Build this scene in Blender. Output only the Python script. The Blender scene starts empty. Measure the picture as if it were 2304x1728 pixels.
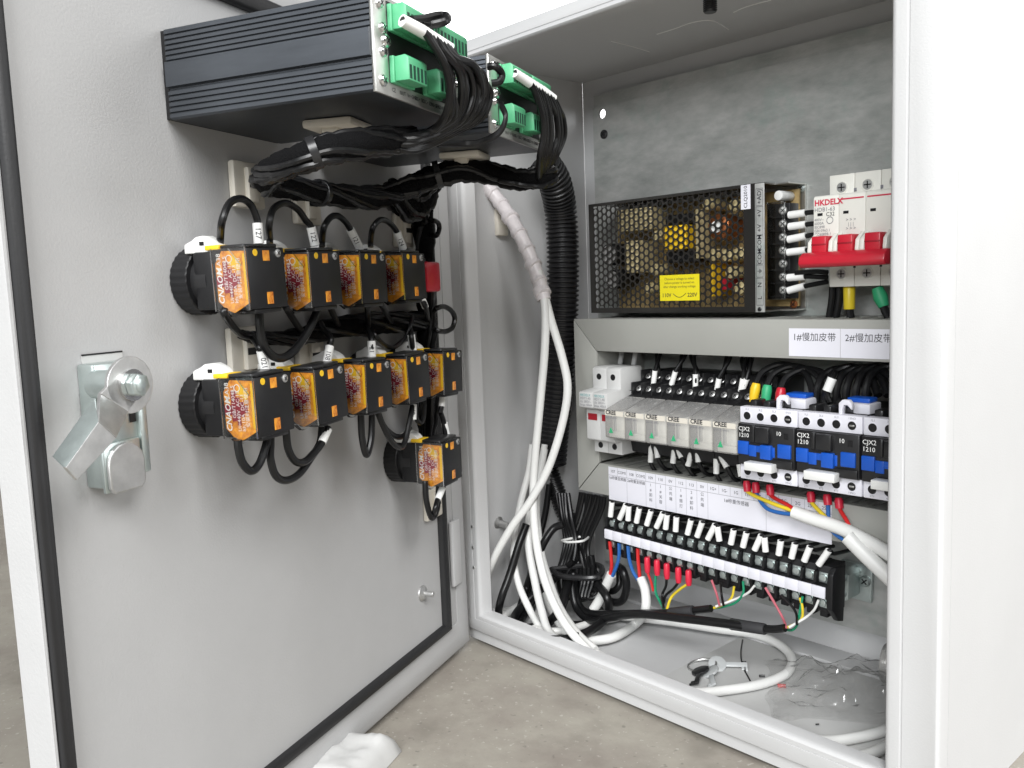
import bpy, bmesh, math, random
from mathutils import Vector, Matrix
random.seed(7)
R = math.radians
scene = bpy.context.scene
col = scene.collection

# ---------------------------------------------------------------- camera
CAM = Vector((0.5798, -0.4526, 0.2913))
CR = Vector((0.6694, 0.7420, -0.0371)); CU = Vector((-0.0567, 0.1009, 0.9933)); CF = Vector((-0.7408, 0.6628, -0.1096))
FPX = 1966.65                                     # focal length in pixels of the 2304 px wide photograph
cam = bpy.data.objects.new('camera', bpy.data.cameras.new('camera'))
col.objects.link(cam)
cam.data.sensor_width = 36.0; cam.data.lens = FPX * 36.0 / 2304.0
cam.data.clip_start = 0.02; cam.data.clip_end = 60.0
M = Matrix.Identity(4)
for i in range(3):
    M[i][0] = CR[i]; M[i][1] = CU[i]; M[i][2] = -CF[i]; M[i][3] = CAM[i]
cam.matrix_world = M
scene.camera = cam

# ---------------------------------------------------------------- light
world = bpy.data.worlds.new('World'); scene.world = world; world.use_nodes = True
wb = world.node_tree.nodes['Background']; wb.inputs['Color'].default_value = (0.93, 0.97, 1.0, 1); wb.inputs['Strength'].default_value = 0.06
def area(name, loc, target, sx, sy, power, color=(1, 1, 1), spread=0):
    d = bpy.data.lights.new(name, 'AREA'); d.shape = 'RECTANGLE'; d.size = sx; d.size_y = sy; d.energy = power; d.color = color
    o = bpy.data.objects.new(name, d); col.objects.link(o); o.location = loc
    o.rotation_euler = (Vector(target) - Vector(loc)).to_track_quat('-Z', 'Y').to_euler()
    if spread: d.spread = R(spread)
    return o
area('ceiling_light', (3.4, -0.4, 3.2), (0.2, 0.0, 0.2), 1.8, 1.8, 130, (1.0, 0.995, 0.985))
area('ceiling_light_front', (1.8, -2.0, 2.1), (0.2, 0.0, 0.1), 1.4, 1.2, 108, (0.99, 0.995, 1.0))
area('window_light', (1.2, -2.5, 1.05), (0.2, 0.1, 0.28), 1.5, 0.7, 48, (0.95, 0.98, 1.0))
area('side_fill_light', (1.6, 1.35, 0.8), (0.4, 0.08, 0.25), 0.9, 0.9, 14, (0.97, 0.985, 1.0))  # added fill lamp, unseen, brightens the cabinet's outer right side
area('wall_fill_light', (-3.0, 1.7, 2.6), (-3.6, 3.0, 1.9), 2.6, 1.0, 170, (1.0, 1.0, 1.0), 130)  # added lamp out of view that turns the background wall white
scene.view_settings.view_transform = 'Standard'; scene.view_settings.look = 'None'
scene.view_settings.exposure = 0.0; scene.view_settings.gamma = 1.0
try: scene.view_settings.use_curve_mapping = False
except Exception: pass
scene.cycles.max_bounces = 8; scene.cycles.transparent_max_bounces = 16

# ---------------------------------------------------------------- places: rays of the photograph met with real planes
def ray(px, py): return CF + CR * ((px - 1152) / FPX) - CU * ((py - 864) / FPX)
def hit(px, py, n, d0):
    d = ray(px, py); n = Vector(n); t = (d0 - n.dot(CAM)) / n.dot(d); return CAM + d * t
def PY(px, py, y): return hit(px, py, (0, 1, 0), y)
def PX(px, py, x): return hit(px, py, (1, 0, 0), x)
def PZ(px, py, z): return hit(px, py, (0, 0, 1), z)
TH = 0.4386; DO = Vector((0.013, -0.0059, 0.0))
DU = Vector((math.sin(TH), -math.cos(TH), 0)); DN = Vector((math.cos(TH), math.sin(TH), 0))
DROT = math.atan2(math.cos(TH), -math.sin(TH))     # door frame: x towards the hinge, y into the door, z up
def PD(px, py, n): return hit(px, py, DN, DN.dot(DO) + n)
def dw(u, n, z): return DO + DU * u + DN * n + Vector((0, 0, z))

# ---------------------------------------------------------------- materials
MAT = {}
def mat(name, color, rough=0.5, metal=0.0, noise=0.0, nscale=60.0, bump=0.0, bscale=600.0, spec=0.5, coat=0.0, dark=None, stretch=None):
    m = bpy.data.materials.new(name); m.use_nodes = True; nt = m.node_tree; p = nt.nodes['Principled BSDF']
    p.inputs['Base Color'].default_value = (*color, 1); p.inputs['Roughness'].default_value = rough; p.inputs['Metallic'].default_value = metal
    p.inputs['Specular IOR Level'].default_value = spec; p.inputs['Coat Weight'].default_value = coat
    tc = nt.nodes.new('ShaderNodeTexCoord'); src = tc.outputs['Object']
    if stretch:
        mp = nt.nodes.new('ShaderNodeMapping'); mp.inputs['Scale'].default_value = stretch; nt.links.new(src, mp.inputs['Vector']); src = mp.outputs['Vector']
    if noise > 0:
        n = nt.nodes.new('ShaderNodeTexNoise'); n.inputs['Scale'].default_value = nscale; n.inputs['Detail'].default_value = 6; n.inputs['Roughness'].default_value = 0.65
        nt.links.new(src, n.inputs['Vector'])
        r = nt.nodes.new('ShaderNodeValToRGB'); d = dark or tuple(c * (1 - noise) for c in color)
        r.color_ramp.elements[0].position = 0.3; r.color_ramp.elements[0].color = (*d, 1)
        r.color_ramp.elements[1].position = 0.7; r.color_ramp.elements[1].color = (*[min(1, c * (1 + noise * 0.5)) for c in color], 1)
        nt.links.new(n.outputs['Fac'], r.inputs['Fac']); nt.links.new(r.outputs['Color'], p.inputs['Base Color'])
        mr = nt.nodes.new('ShaderNodeMapRange'); mr.inputs['To Min'].default_value = max(0.02, rough - 0.12 * min(1, noise * 4)); mr.inputs['To Max'].default_value = min(1, rough + 0.12 * min(1, noise * 4))
        nt.links.new(n.outputs['Fac'], mr.inputs['Value']); nt.links.new(mr.outputs['Result'], p.inputs['Roughness'])
    if bump > 0:
        n2 = nt.nodes.new('ShaderNodeTexNoise'); n2.inputs['Scale'].default_value = bscale; n2.inputs['Detail'].default_value = 3; nt.links.new(src, n2.inputs['Vector'])
        b = nt.nodes.new('ShaderNodeBump'); b.inputs['Strength'].default_value = bump; b.inputs['Distance'].default_value = 0.001
        nt.links.new(n2.outputs['Fac'], b.inputs['Height']); nt.links.new(b.outputs['Normal'], p.inputs['Normal'])
    MAT[name] = m; return m
def clear(name, tint=(1, 1, 1), gloss=0.10, rough=0.06, ior=1.45, milk=0.0):
    m = bpy.data.materials.new(name); m.use_nodes = True; nt = m.node_tree; nt.nodes.clear()
    o = nt.nodes.new('ShaderNodeOutputMaterial'); mx = nt.nodes.new('ShaderNodeMixShader'); t = nt.nodes.new('ShaderNodeBsdfTransparent'); g = nt.nodes.new('ShaderNodeBsdfGlossy')
    f = nt.nodes.new('ShaderNodeFresnel'); f.inputs['IOR'].default_value = ior; a = nt.nodes.new('ShaderNodeMath'); a.operation = 'ADD'; a.inputs[1].default_value = gloss; a.use_clamp = True
    t.inputs['Color'].default_value = (*tint, 1); g.inputs['Roughness'].default_value = rough
    nt.links.new(f.outputs['Fac'], a.inputs[0]); nt.links.new(a.outputs[0], mx.inputs['Fac']); nt.links.new(t.outputs[0], mx.inputs[1]); nt.links.new(g.outputs[0], mx.inputs[2])
    if milk > 0:
        df = nt.nodes.new('ShaderNodeBsdfDiffuse'); df.inputs['Color'].default_value = (0.80, 0.79, 0.77, 1); m2 = nt.nodes.new('ShaderNodeMixShader'); m2.inputs['Fac'].default_value = milk
        nt.links.new(mx.outputs[0], m2.inputs[1]); nt.links.new(df.outputs[0], m2.inputs[2]); nt.links.new(m2.outputs[0], o.inputs['Surface'])
    else: nt.links.new(mx.outputs[0], o.inputs['Surface'])
    MAT[name] = m; return m
mat('paint', (0.54, 0.54, 0.54), 0.5, bump=0.12, bscale=900, noise=0.035, nscale=9)
mat('door_paint', (0.45, 0.45, 0.45), 0.60, bump=0.13, bscale=750, noise=0.05, nscale=11)
mat('zinc_plate', (0.47, 0.47, 0.455), 0.44, 0.40, noise=0.26, nscale=48, bump=0.16, bscale=500, dark=(0.34, 0.355, 0.34), stretch=(0.7, 1, 1.5))
_nt = MAT['zinc_plate'].node_tree; _p = _nt.nodes['Principled BSDF']; _src = _p.inputs['Base Color'].links[0].from_socket      # faint greenish stains
_tc = _nt.nodes.new('ShaderNodeTexCoord'); _n = _nt.nodes.new('ShaderNodeTexNoise'); _n.inputs['Scale'].default_value = 14; _n.inputs['Detail'].default_value = 8; _n.inputs['Roughness'].default_value = 0.75
_r = _nt.nodes.new('ShaderNodeValToRGB'); _r.color_ramp.elements[0].position = 0.54; _r.color_ramp.elements[1].position = 0.66; _r.color_ramp.elements[1].color = (0.55, 0.55, 0.55, 1)
_m = _nt.nodes.new('ShaderNodeMix'); _m.data_type = 'RGBA'; _m.inputs[7].default_value = (0.33, 0.42, 0.385, 1)
_nt.links.new(_tc.outputs['Object'], _n.inputs['Vector']); _nt.links.new(_n.outputs['Fac'], _r.inputs['Fac']); _nt.links.new(_r.outputs['Color'], _m.inputs[0]); _nt.links.new(_src, _m.inputs[6]); _nt.links.new(_m.outputs[2], _p.inputs['Base Color'])
mat('zinc_bright', (0.56, 0.625, 0.61), 0.36, 0.85, noise=0.16, nscale=60, bump=0.05, bscale=500)
mat('steel', (0.60, 0.60, 0.59), 0.42, 0.9, noise=0.15, nscale=120)
mat('nickel', (0.72, 0.72, 0.72), 0.22, 1.0)
mat('black_plastic', (0.009, 0.009, 0.010), 0.45, noise=0.2, nscale=50, spec=0.4)
mat('black_satin', (0.016, 0.016, 0.017), 0.32)
mat('rubber', (0.012, 0.012, 0.013), 0.55, bump=0.1, bscale=700)
mat('braid', (0.0035, 0.0035, 0.004), 0.8, bump=0.9, bscale=1300, spec=0.12)
mat('wire_black', (0.006, 0.006, 0.0065), 0.34, spec=0.4)
mat('wire_white', (0.72, 0.72, 0.70), 0.38, noise=0.05, nscale=30)
mat('anodised', (0.082, 0.090, 0.102), 0.42, 0.7, noise=0.12, nscale=40, stretch=(4, 0.6, 4))
mat('bare_alu', (0.56, 0.555, 0.53), 0.34, 0.9, noise=0.12, nscale=100)
mat('green', (0.09, 0.40, 0.20), 0.42, noise=0.06, nscale=80)
mat('green_dark', (0.006, 0.05, 0.028), 0.5)
mat('white_plastic', (0.74, 0.74, 0.72), 0.4, noise=0.03, nscale=50)
mat('nylon', (0.66, 0.62, 0.54), 0.5, noise=0.05, nscale=60)
mat('cream', (0.72, 0.71, 0.655), 0.42, noise=0.03, nscale=40)
mat('grey_plastic', (0.55, 0.55, 0.54), 0.45, noise=0.04, nscale=40)
mat('duct', (0.33, 0.33, 0.305), 0.5, noise=0.04, nscale=20)
mat('red', (0.52, 0.018, 0.035), 0.32, noise=0.08, nscale=60)
mat('red_dark', (0.30, 0.01, 0.02), 0.4)
mat('red_vinyl', (0.62, 0.02, 0.05), 0.4)
mat('orange', (0.78, 0.36, 0.035), 0.30, noise=0.5, nscale=240, dark=(0.42, 0.10, 0.02))
mat('yellow', (0.80, 0.50, 0.02), 0.42)
mat('yellow_label', (0.72, 0.62, 0.015), 0.45)
mat('maroon', (0.28, 0.012, 0.03), 0.45)
mat('blue', (0.008, 0.085, 0.46), 0.35, noise=0.06, nscale=60)
mat('paper', (0.70, 0.695, 0.75), 0.6, noise=0.02, nscale=30)
mat('wrap', (0.70, 0.655, 0.66), 0.32, noise=0.12, nscale=120, bump=0.2, bscale=300)
mat('sleeve', (0.80, 0.80, 0.78), 0.42)
mat('ink', (0.02, 0.02, 0.025), 0.6)
mat('ink_grey', (0.18, 0.18, 0.2), 0.6)
mat('print_white', (0.85, 0.85, 0.83), 0.5)
mat('print_red', (0.55, 0.02, 0.06), 0.5)
mat('print_green', (0.03, 0.36, 0.16), 0.5)
mat('print_teal', (0.10, 0.35, 0.36), 0.5)
mat('w_red', (0.55, 0.02, 0.02), 0.38); mat('w_blue', (0.02, 0.11, 0.36), 0.38); mat('w_green', (0.01, 0.24, 0.12), 0.38)
mat('w_yellow', (0.72, 0.55, 0.03), 0.38); mat('w_pink', (0.5, 0.13, 0.16), 0.38); mat('shrink', (0.03, 0.03, 0.032), 0.6)
mat('copper', (0.45, 0.16, 0.06), 0.35, 0.8, noise=0.3, nscale=300); mat('pcb', (0.42, 0.30, 0.13), 0.6, noise=0.4, nscale=200)
mat('brass', (0.75, 0.62, 0.33), 0.4, 0.3); mat('tan', (0.60, 0.50, 0.28), 0.55, noise=0.3, nscale=150)
mat('floor', (0.285, 0.268, 0.228), 0.6, noise=0.30, nscale=16, bump=0.4, bscale=110, dark=(0.225, 0.198, 0.172))
_nt = MAT['floor'].node_tree; _p = _nt.nodes['Principled BSDF']; _src = _p.inputs['Base Color'].links[0].from_socket      # grit and darker stains
_tc = _nt.nodes.new('ShaderNodeTexCoord')
for (_sc, _lo, _hi, _c, _f) in ((260, 0.64, 0.70, (0.48, 0.46, 0.41, 1), 0.55), (170, 0.66, 0.72, (0.10, 0.09, 0.08, 1), 0.5), (22, 0.56, 0.72, (0.17, 0.155, 0.13, 1), 0.55)):
    _n = _nt.nodes.new('ShaderNodeTexNoise'); _n.inputs['Scale'].default_value = _sc; _n.inputs['Detail'].default_value = 5
    _r = _nt.nodes.new('ShaderNodeValToRGB'); _r.color_ramp.elements[0].position = _lo; _r.color_ramp.elements[1].position = _hi; _r.color_ramp.elements[1].color = (_f, _f, _f, 1)
    _m = _nt.nodes.new('ShaderNodeMix'); _m.data_type = 'RGBA'; _m.inputs[7].default_value = _c
    _nt.links.new(_tc.outputs['Object'], _n.inputs['Vector']); _nt.links.new(_n.outputs['Fac'], _r.inputs['Fac']); _nt.links.new(_r.outputs['Color'], _m.inputs[0]); _nt.links.new(_src, _m.inputs[6]); _src = _m.outputs[2]
_nt.links.new(_src, _p.inputs['Base Color'])
mat('wall', (0.85, 0.85, 0.85), 0.7, noise=0.02, nscale=3)
clear('clear_plastic', (0.99, 0.99, 0.985), 0.05, 0.10, 1.35)
clear('clear_smoke', (0.95, 0.94, 0.92), 0.03, 0.12, 1.45, 0.27)
clear('clear_bag', (0.995, 0.995, 0.995), 0.09, 0.11, 1.03, 0.05)
_nt = MAT['clear_bag'].node_tree; _tc = _nt.nodes.new('ShaderNodeTexCoord'); _n = _nt.nodes.new('ShaderNodeTexVoronoi'); _n.feature = 'SMOOTH_F1'; _n.inputs['Scale'].default_value = 75
_b = _nt.nodes.new('ShaderNodeBump'); _b.inputs['Strength'].default_value = 0.9; _b.inputs['Distance'].default_value = 0.004
_nt.links.new(_tc.outputs['Object'], _n.inputs['Vector']); _nt.links.new(_n.outputs['Distance'], _b.inputs['Height']); _nt.links.new(_b.outputs['Normal'], [q for q in _nt.nodes if q.type == 'BSDF_GLOSSY'][0].inputs['Normal'])

# ---------------------------------------------------------------- helpers
def link(o, parent=None):
    col.objects.link(o)
    if parent is not None: o.parent = parent
    return o
def tag(o, label=None, cat=None, group=None, kind=None):
    if label: o['label'] = label
    if cat: o['category'] = cat
    if group: o['group'] = group
    if kind: o['kind'] = kind
    return o
def thing(name, label, cat, loc=(0, 0, 0), rz=0.0, group=None):
    o = bpy.data.objects.new(name, None); o.empty_display_size = 0.01; col.objects.link(o)
    o.location = loc; o.rotation_euler = (0, 0, rz); return tag(o, label, cat, group)
def dthing(name, label, cat, u=0, n=0, z=0, group=None):          # a thing fastened to the door
    return thing(name, label, cat, dw(u, n, z), DROT, group)
def copy_tree(o, parent=None):
    c = o.copy(); col.objects.link(c); c.parent = parent
    for ch in list(o.children): copy_tree(ch, c)
    return c
class MB:
    def __init__(s): s.v = []; s.f = []
    def add(s, vs, fs):
        k = len(s.v); s.v += [tuple(q) for q in vs]; s.f += [tuple(i + k for i in f) for f in fs]; return s
    def box(s, x0, x1, y0, y1, z0, z1):
        return s.add([(x0, y0, z0), (x1, y0, z0), (x1, y1, z0), (x0, y1, z0), (x0, y0, z1), (x1, y0, z1), (x1, y1, z1), (x0, y1, z1)],
                     [(3, 2, 1, 0), (4, 5, 6, 7), (0, 1, 5, 4), (1, 2, 6, 5), (2, 3, 7, 6), (3, 0, 4, 7)])
    def prism(s, pts, axis, a, b):                                    # outline extruded along an axis
        n = len(pts); vs = []
        for t in (a, b):
            for (p, q) in pts: vs.append({'x': (t, p, q), 'y': (p, t, q), 'z': (p, q, t)}[axis])
        fs = [tuple(range(n)), tuple(range(2 * n - 1, n - 1, -1))]
        fs += [(i, n + i, n + (i + 1) % n, (i + 1) % n) for i in range(n)]
        return s.add(vs, fs)
    def cyl(s, p0, p1, r0, r1=None, seg=20, cap=True):
        p0 = Vector(p0); p1 = Vector(p1); r1 = r0 if r1 is None else r1; d = (p1 - p0).normalized()
        a = d.orthogonal().normalized(); b = d.cross(a); vs = []
        for (p, r) in ((p0, r0), (p1, r1)):
            for i in range(seg):
                t = 2 * math.pi * i / seg; vs.append(p + a * (r * math.cos(t)) + b * (r * math.sin(t)))
        fs = [(i, (i + 1) % seg, seg + (i + 1) % seg, seg + i) for i in range(seg)]
        if cap: fs += [tuple(range(seg - 1, -1, -1)), tuple(range(seg, 2 * seg))]
        return s.add(vs, fs)
    def lathe(s, prof, p0, d, seg=24):                                # prof: (radius, distance along d)
        p0 = Vector(p0); d = Vector(d).normalized(); a = d.orthogonal().normalized(); b = d.cross(a); vs = []; n = len(prof)
        for (r, h) in prof:
            for i in range(seg):
                t = 2 * math.pi * i / seg; vs.append(p0 + d * h + a * (r * math.cos(t)) + b * (r * math.sin(t)))
        fs = [(k * seg + i, k * seg + (i + 1) % seg, (k + 1) * seg + (i + 1) % seg, (k + 1) * seg + i) for k in range(n - 1) for i in range(seg)]
        fs += [tuple(range(seg - 1, -1, -1)), tuple(range((n - 1) * seg, n * seg))]
        return s.add(vs, fs)
    def tube(s, pts, r, seg=10, caps=True):
        n = len(pts); rr = r if isinstance(r, (list, tuple)) else [r] * n
        t0 = (pts[1] - pts[0]).normalized(); a = t0.orthogonal().normalized(); vs = []
        for i, p in enumerate(pts):
            t = (pts[min(i + 1, n - 1)] - pts[max(i - 1, 0)]).normalized()
            a = (a - t * a.dot(t)).normalized(); b = t.cross(a)
            for k in range(seg):
                g = 2 * math.pi * k / seg; vs.append(p + a * (rr[i] * math.cos(g)) + b * (rr[i] * math.sin(g)))
        fs = [(i * seg + k, i * seg + (k + 1) % seg, (i + 1) * seg + (k + 1) % seg, (i + 1) * seg + k) for i in range(n - 1) for k in range(seg)]
        if caps: fs += [tuple(range(seg - 1, -1, -1)), tuple(range((n - 1) * seg, n * seg))]
        return s.add(vs, fs)
    def ring(s, rect, prof):                                         # rect (x0,x1,z0,z1); prof: (left,right,bottom,top insets, y)
        vs = []; x0, x1, z0, z1 = rect
        for (l, r, b, t, y) in prof: vs += [(x0 + l, y, z0 + b), (x1 - r, y, z0 + b), (x1 - r, y, z1 - t), (x0 + l, y, z1 - t)]
        fs = [(k * 4 + i, k * 4 + (i + 1) % 4, (k + 1) * 4 + (i + 1) % 4, (k + 1) * 4 + i) for k in range(len(prof) - 1) for i in range(4)]
        return s.add(vs, fs)
    def build(s, name, m, parent=None, bevel=0.0, smooth=35, seg=2):
        me = bpy.data.meshes.new(name); me.from_pydata(s.v, [], s.f); me.validate()
        bm = bmesh.new(); bm.from_mesh(me); bmesh.ops.recalc_face_normals(bm, faces=bm.faces)
        if bevel > 0:
            es = [e for e in bm.edges if len(e.link_faces) == 2 and e.calc_face_angle(0) > 0.5]
            bmesh.ops.bevel(bm, geom=es, offset=bevel, segments=seg, profile=0.5, affect='EDGES', clamp_overlap=True)
        bm.to_mesh(me); bm.free()
        if smooth:
            me.polygons.foreach_set('use_smooth', [True] * len(me.polygons)); me.set_sharp_from_angle(angle=R(smooth))
        me.materials.append(MAT[m] if isinstance(m, str) else m)
        return link(bpy.data.objects.new(name, me), parent)
def bx(name, m, parent, x0, x1, y0, y1, z0, z1, bevel=0.0004): return MB().box(x0, x1, y0, y1, z0, z1).build(name, m, parent, bevel)
def smoothpath(pts, sub=8):
    pts = [Vector(p) for p in pts]
    if len(pts) < 3: return [pts[0].lerp(pts[-1], i / sub) for i in range(sub + 1)]
    P = [pts[0] * 2 - pts[1]] + pts + [pts[-1] * 2 - pts[-2]]; out = []
    for i in range(1, len(P) - 2):
        p0, p1, p2, p3 = P[i - 1:i + 3]
        for k in range(sub):
            t = k / sub; out.append(0.5 * ((2 * p1) + (p2 - p0) * t + (2 * p0 - 5 * p1 + 4 * p2 - p3) * t * t + (3 * p1 - p0 - 3 * p2 + p3) * t ** 3))
    return out + [pts[-1]]
TXT = {}
def text(name, s, size, origin, xd, yd, m, parent, align='LEFT', bold=0.0, shear=0.0):
    key = (s, align, bold, shear)
    if key not in TXT:
        c = bpy.data.curves.new('t', 'FONT'); c.body = s; c.size = 1.0; c.align_x = align; c.align_y = 'CENTER'; c.offset = bold; c.shear = shear; c.resolution_u = 2
        o = bpy.data.objects.new('t', c); col.objects.link(o)
        dg = bpy.context.evaluated_depsgraph_get(); me = bpy.data.meshes.new_from_object(o.evaluated_get(dg))
        bpy.data.objects.remove(o); bpy.data.curves.remove(c); TXT[key] = me
    me = TXT[key].copy(); xd = Vector(xd).normalized(); yd = Vector(yd).normalized(); n = xd.cross(yd)
    T = Matrix.Identity(4)
    for i in range(3): T[i][0] = xd[i] * size; T[i][1] = yd[i] * size; T[i][2] = n[i] * size; T[i][3] = origin[i]
    me.transform(T); me.materials.clear(); me.materials.append(MAT[m]); me.name = name
    return link(bpy.data.objects.new(name, me), parent)
def ftext(name, s, size, x, y, z, m, parent, align='CENTER', **k): return text(name, s, size, (x, y, z), (1, 0, 0), (0, 0, 1), m, parent, align, **k)
def screw(parent, p, d, r, m='nickel', name='screw', h=None, slot=True):
    """round head with a cross slot, standing proud along d"""
    h = h or r * 0.6; p = Vector(p); d = Vector(d).normalized()
    o = MB().lathe([(r, 0), (r, h * 0.5), (r * 0.75, h * 0.9), (r * 0.2, h)], p, d, 16).build(name, m, parent)
    if not slot: return o
    a = d.orthogonal().normalized(); b = d.cross(a); mb = MB(); w = r * 0.12; L = r * 0.62
    for (e, g) in ((a, b), (b, a)):
        q = p + d * (h * 1.01); vs = [q - e * L - g * w, q + e * L - g * w, q + e * L + g * w, q - e * L + g * w]
        mb.add(vs + [v - d * h * 0.5 for v in vs], [(0, 1, 2, 3), (0, 1, 5, 4), (1, 2, 6, 5), (2, 3, 7, 6), (3, 0, 4, 7)])
    mb.build('slot', 'black_plastic', o, smooth=0); return o
def wire(name, label, pts, r, m, cat='wire', group=None, sub=8, seg=10, sleeves=(), parent=None):
    """one wire as one thing; sleeves are (point, point, text) marker tubes on it"""
    path = smoothpath(pts, sub); o0 = path[0].copy()
    o = MB().tube([p - o0 for p in path], r, seg).build(name, m, parent); o.location = o0
    if parent is None: tag(o, label, cat, group)
    for sl in sleeves:
        a = Vector(sl[0]) - o0; b = Vector(sl[1]) - o0; rs = sl[3] if len(sl) > 3 else r * 1.45
        d = (b - a); k = MB(); nn = 14
        k.lathe([(rs * 0.80, 0), (rs, 0), (rs, d.length), (rs * 0.80, d.length)], a, d, nn)
        e = k.build('marker_sleeve', 'sleeve', o)
        if len(sl) > 2 and sl[2]:
            c = (a + b) / 2; v = (CAM - o0 - c).normalized(); x = d.normalized(); y = v.cross(x).normalized(); nrm = x.cross(y)
            text('printed_number', sl[2], rs * 1.5, c + nrm * (rs + 0.00008), x, y, 'ink', e, 'CENTER')
    return o

# ================================================================ setting
fl = MB().add([(-9, -6, -0.0125), (9, -6, -0.0125), (9, 9, -0.0125), (-9, 9, -0.0125)], [(0, 1, 2, 3)]).build('floor', 'floor', None, smooth=0); tag(fl, kind='structure')
wl = MB().box(-9, -3.865, 3.0, 3.1, -0.0125, 4.2).box(-3.84, 9, 3.0, 3.1, -0.0125, 4.2).build('wall', 'wall', None, smooth=0); tag(wl, kind='structure')

# ================================================================ cabinet body
W, H, D = 0.4, 0.4845, 0.167
cab = thing('control_cabinet', 'light grey painted steel control cabinet standing open on the floor', 'cabinet')
bx('left_wall', 'paint', cab, 0.0002, 0.0017, 0.0122, D, 0.0, H - 0.002, 0)
bx('right_wall', 'paint', cab, W - 0.0015, W, 0.0122, D + 0.0015, -0.0124, H - 0.002, 0)
bx('top_panel', 'paint', cab, 0.0018, W - 0.0016, 0.0122, D + 0.0015, 0.4788, 0.4803, 0)
HP = Vector((0.0362, 0.1550, 0.4440)); HB = CAM + (HP - CAM) * ((0.1675 - CAM.y) / (HP.y - CAM.y))
def holed(name, m, x0, x1, z0, z1, y0, y1, hx, hz, hr, parent):
    """a sheet with one round hole through it"""
    mb = MB(); n = 24; k = []
    def edge(t):
        dx, dz = math.cos(t), math.sin(t); s = 1e9
        if dx > 1e-9: s = min(s, (x1 - hx) / dx)
        if dx < -1e-9: s = min(s, (x0 - hx) / dx)
        if dz > 1e-9: s = min(s, (z1 - hz) / dz)
        if dz < -1e-9: s = min(s, (z0 - hz) / dz)
        return hx + dx * s, hz + dz * s
    an = sorted([2 * math.pi * i / n for i in range(n)] + [math.atan2(c - hz, a - hx) % (2 * math.pi) for a in (x0, x1) for c in (z0, z1)])
    q = len(an)
    for y in (y0, y1):
        for t in an: k.append((hx + hr * math.cos(t), y, hz + hr * math.sin(t)))
        for t in an:
            e = edge(t); k.append((e[0], y, e[1]))
    fs = []
    for i in range(q):
        j = (i + 1) % q
        fs += [(i, j, q + j, q + i), (2 * q + i, 2 * q + j, 3 * q + j, 3 * q + i), (i, j, 2 * q + j, 2 * q + i), (q + i, q + j, 3 * q + j, 3 * q + i)]
    return mb.add(k, fs).build(name, m, parent, smooth=0)
holed('back_panel', 'paint', 0.0018, W - 0.0016, 0.0, 0.4787, D, D + 0.0015, HB.x, HB.z, 0.0075, cab)
bx('bottom_panel', 'paint', cab, 0.0018, W - 0.0016, 0.004, D, -0.0095, -0.0015, 0)
# folded front frame
bot, top, lef, rig = 0.0164, 0.0138, 0.0233, 0.0297
fr = []
for (t, y) in ((0, 0.012), (0, 0.0030), (0.012, 0.0014), (0.035, 0.0004), (0.07, 0.0), (0.655, 0.0), (0.67, 0.0005), (0.69, 0.0005), (0.705, 0.0), (0.88, -0.0003), (0.94, 0.0004), (0.98, 0.0018), (1.0, 0.0042), (1.0, 0.0125)): fr.append((lef * t, rig * t, bot * t, top * t, y))
MB().ring((0.0, W, 0.0, H), fr).build('front_frame', 'paint', cab, smooth=40)
# mounting plate with folded top edge
mp = holed('mounting_plate', 'zinc_plate', 0.025, 0.372, 0.0268, 0.4506, 0.155, 0.157, HP.x, HP.z, 0.0042, cab)
bx('top_fold', 'zinc_plate', mp, 0.025, 0.372, 0.1566, 0.1586, 0.4506, 0.4617, 0)
screw(cab, (0.0385, 0.1548, 0.4255), (0, -1, 0), 0.004, 'black_satin')
# gland plate in the cabinet floor and its gap
bx('gland_plate', 'grey_plastic', cab, 0.187, 0.395, 0.022, 0.140, -0.0014, 0.0006, 0.0003)
bx('rear_flange', 'paint', cab, 0.002, 0.396, 0.1412, 0.166, -0.0014, 0.0022, 0.0006)
for z in (0.0917, 0.0736, 0.0562): screw(cab, (0.0167, 0.0001, z), (0, -1, 0), 0.0016, 'steel', 'rivet', 0.0008)
# black bolt hanging from the roof
b = MB(); bp = PZ(1598, 30, 0.462); pr = [(0.0045, 0), (0.0045, 0.004)]
for i in range(9): pr += [(0.0040, 0.0045 + i * 0.0012), (0.0046, 0.0051 + i * 0.0012)]
b.lathe(pr + [(0.0038, 0.016)], (bp.x, bp.y, 0.4785), (0, 0, -1), 18).build('eye_bolt_end', 'black_satin', cab)
# thin pale curved lines on the roof
for (nm, P) in ((1, [(1375, 93), (1420, 104), (1462, 117)]), (2, [(1478, 77), (1520, 64), (1560, 50), (1605, 47), (1640, 67)]), (3, [(1650, 28), (1680, 15), (1735, 0)])):
    MB().tube(smoothpath([PZ(a, c, 0.4786) for (a, c) in P], 4), 0.00035, 6).build('pale_line', 'print_white', cab)
# earth stud on the left wall
st = PX(1120, 1176, 0.0)
e = MB().lathe([(0.0062, 0), (0.006, 0.0015), (0.003, 0.003), (0.0028, 0.012), (0.0022, 0.0125)], st, (1, 0.15, -0.12), 14).build('earth_stud', 'steel', cab)
st = PX(1122, 500, 0.0)
e = MB().box(st.x, st.x + 0.006, st.y - 0.006, st.y + 0.006, st.z - 0.012, st.z + 0.012).build('cable_clip', 'nylon', cab, 0.0015)

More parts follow.
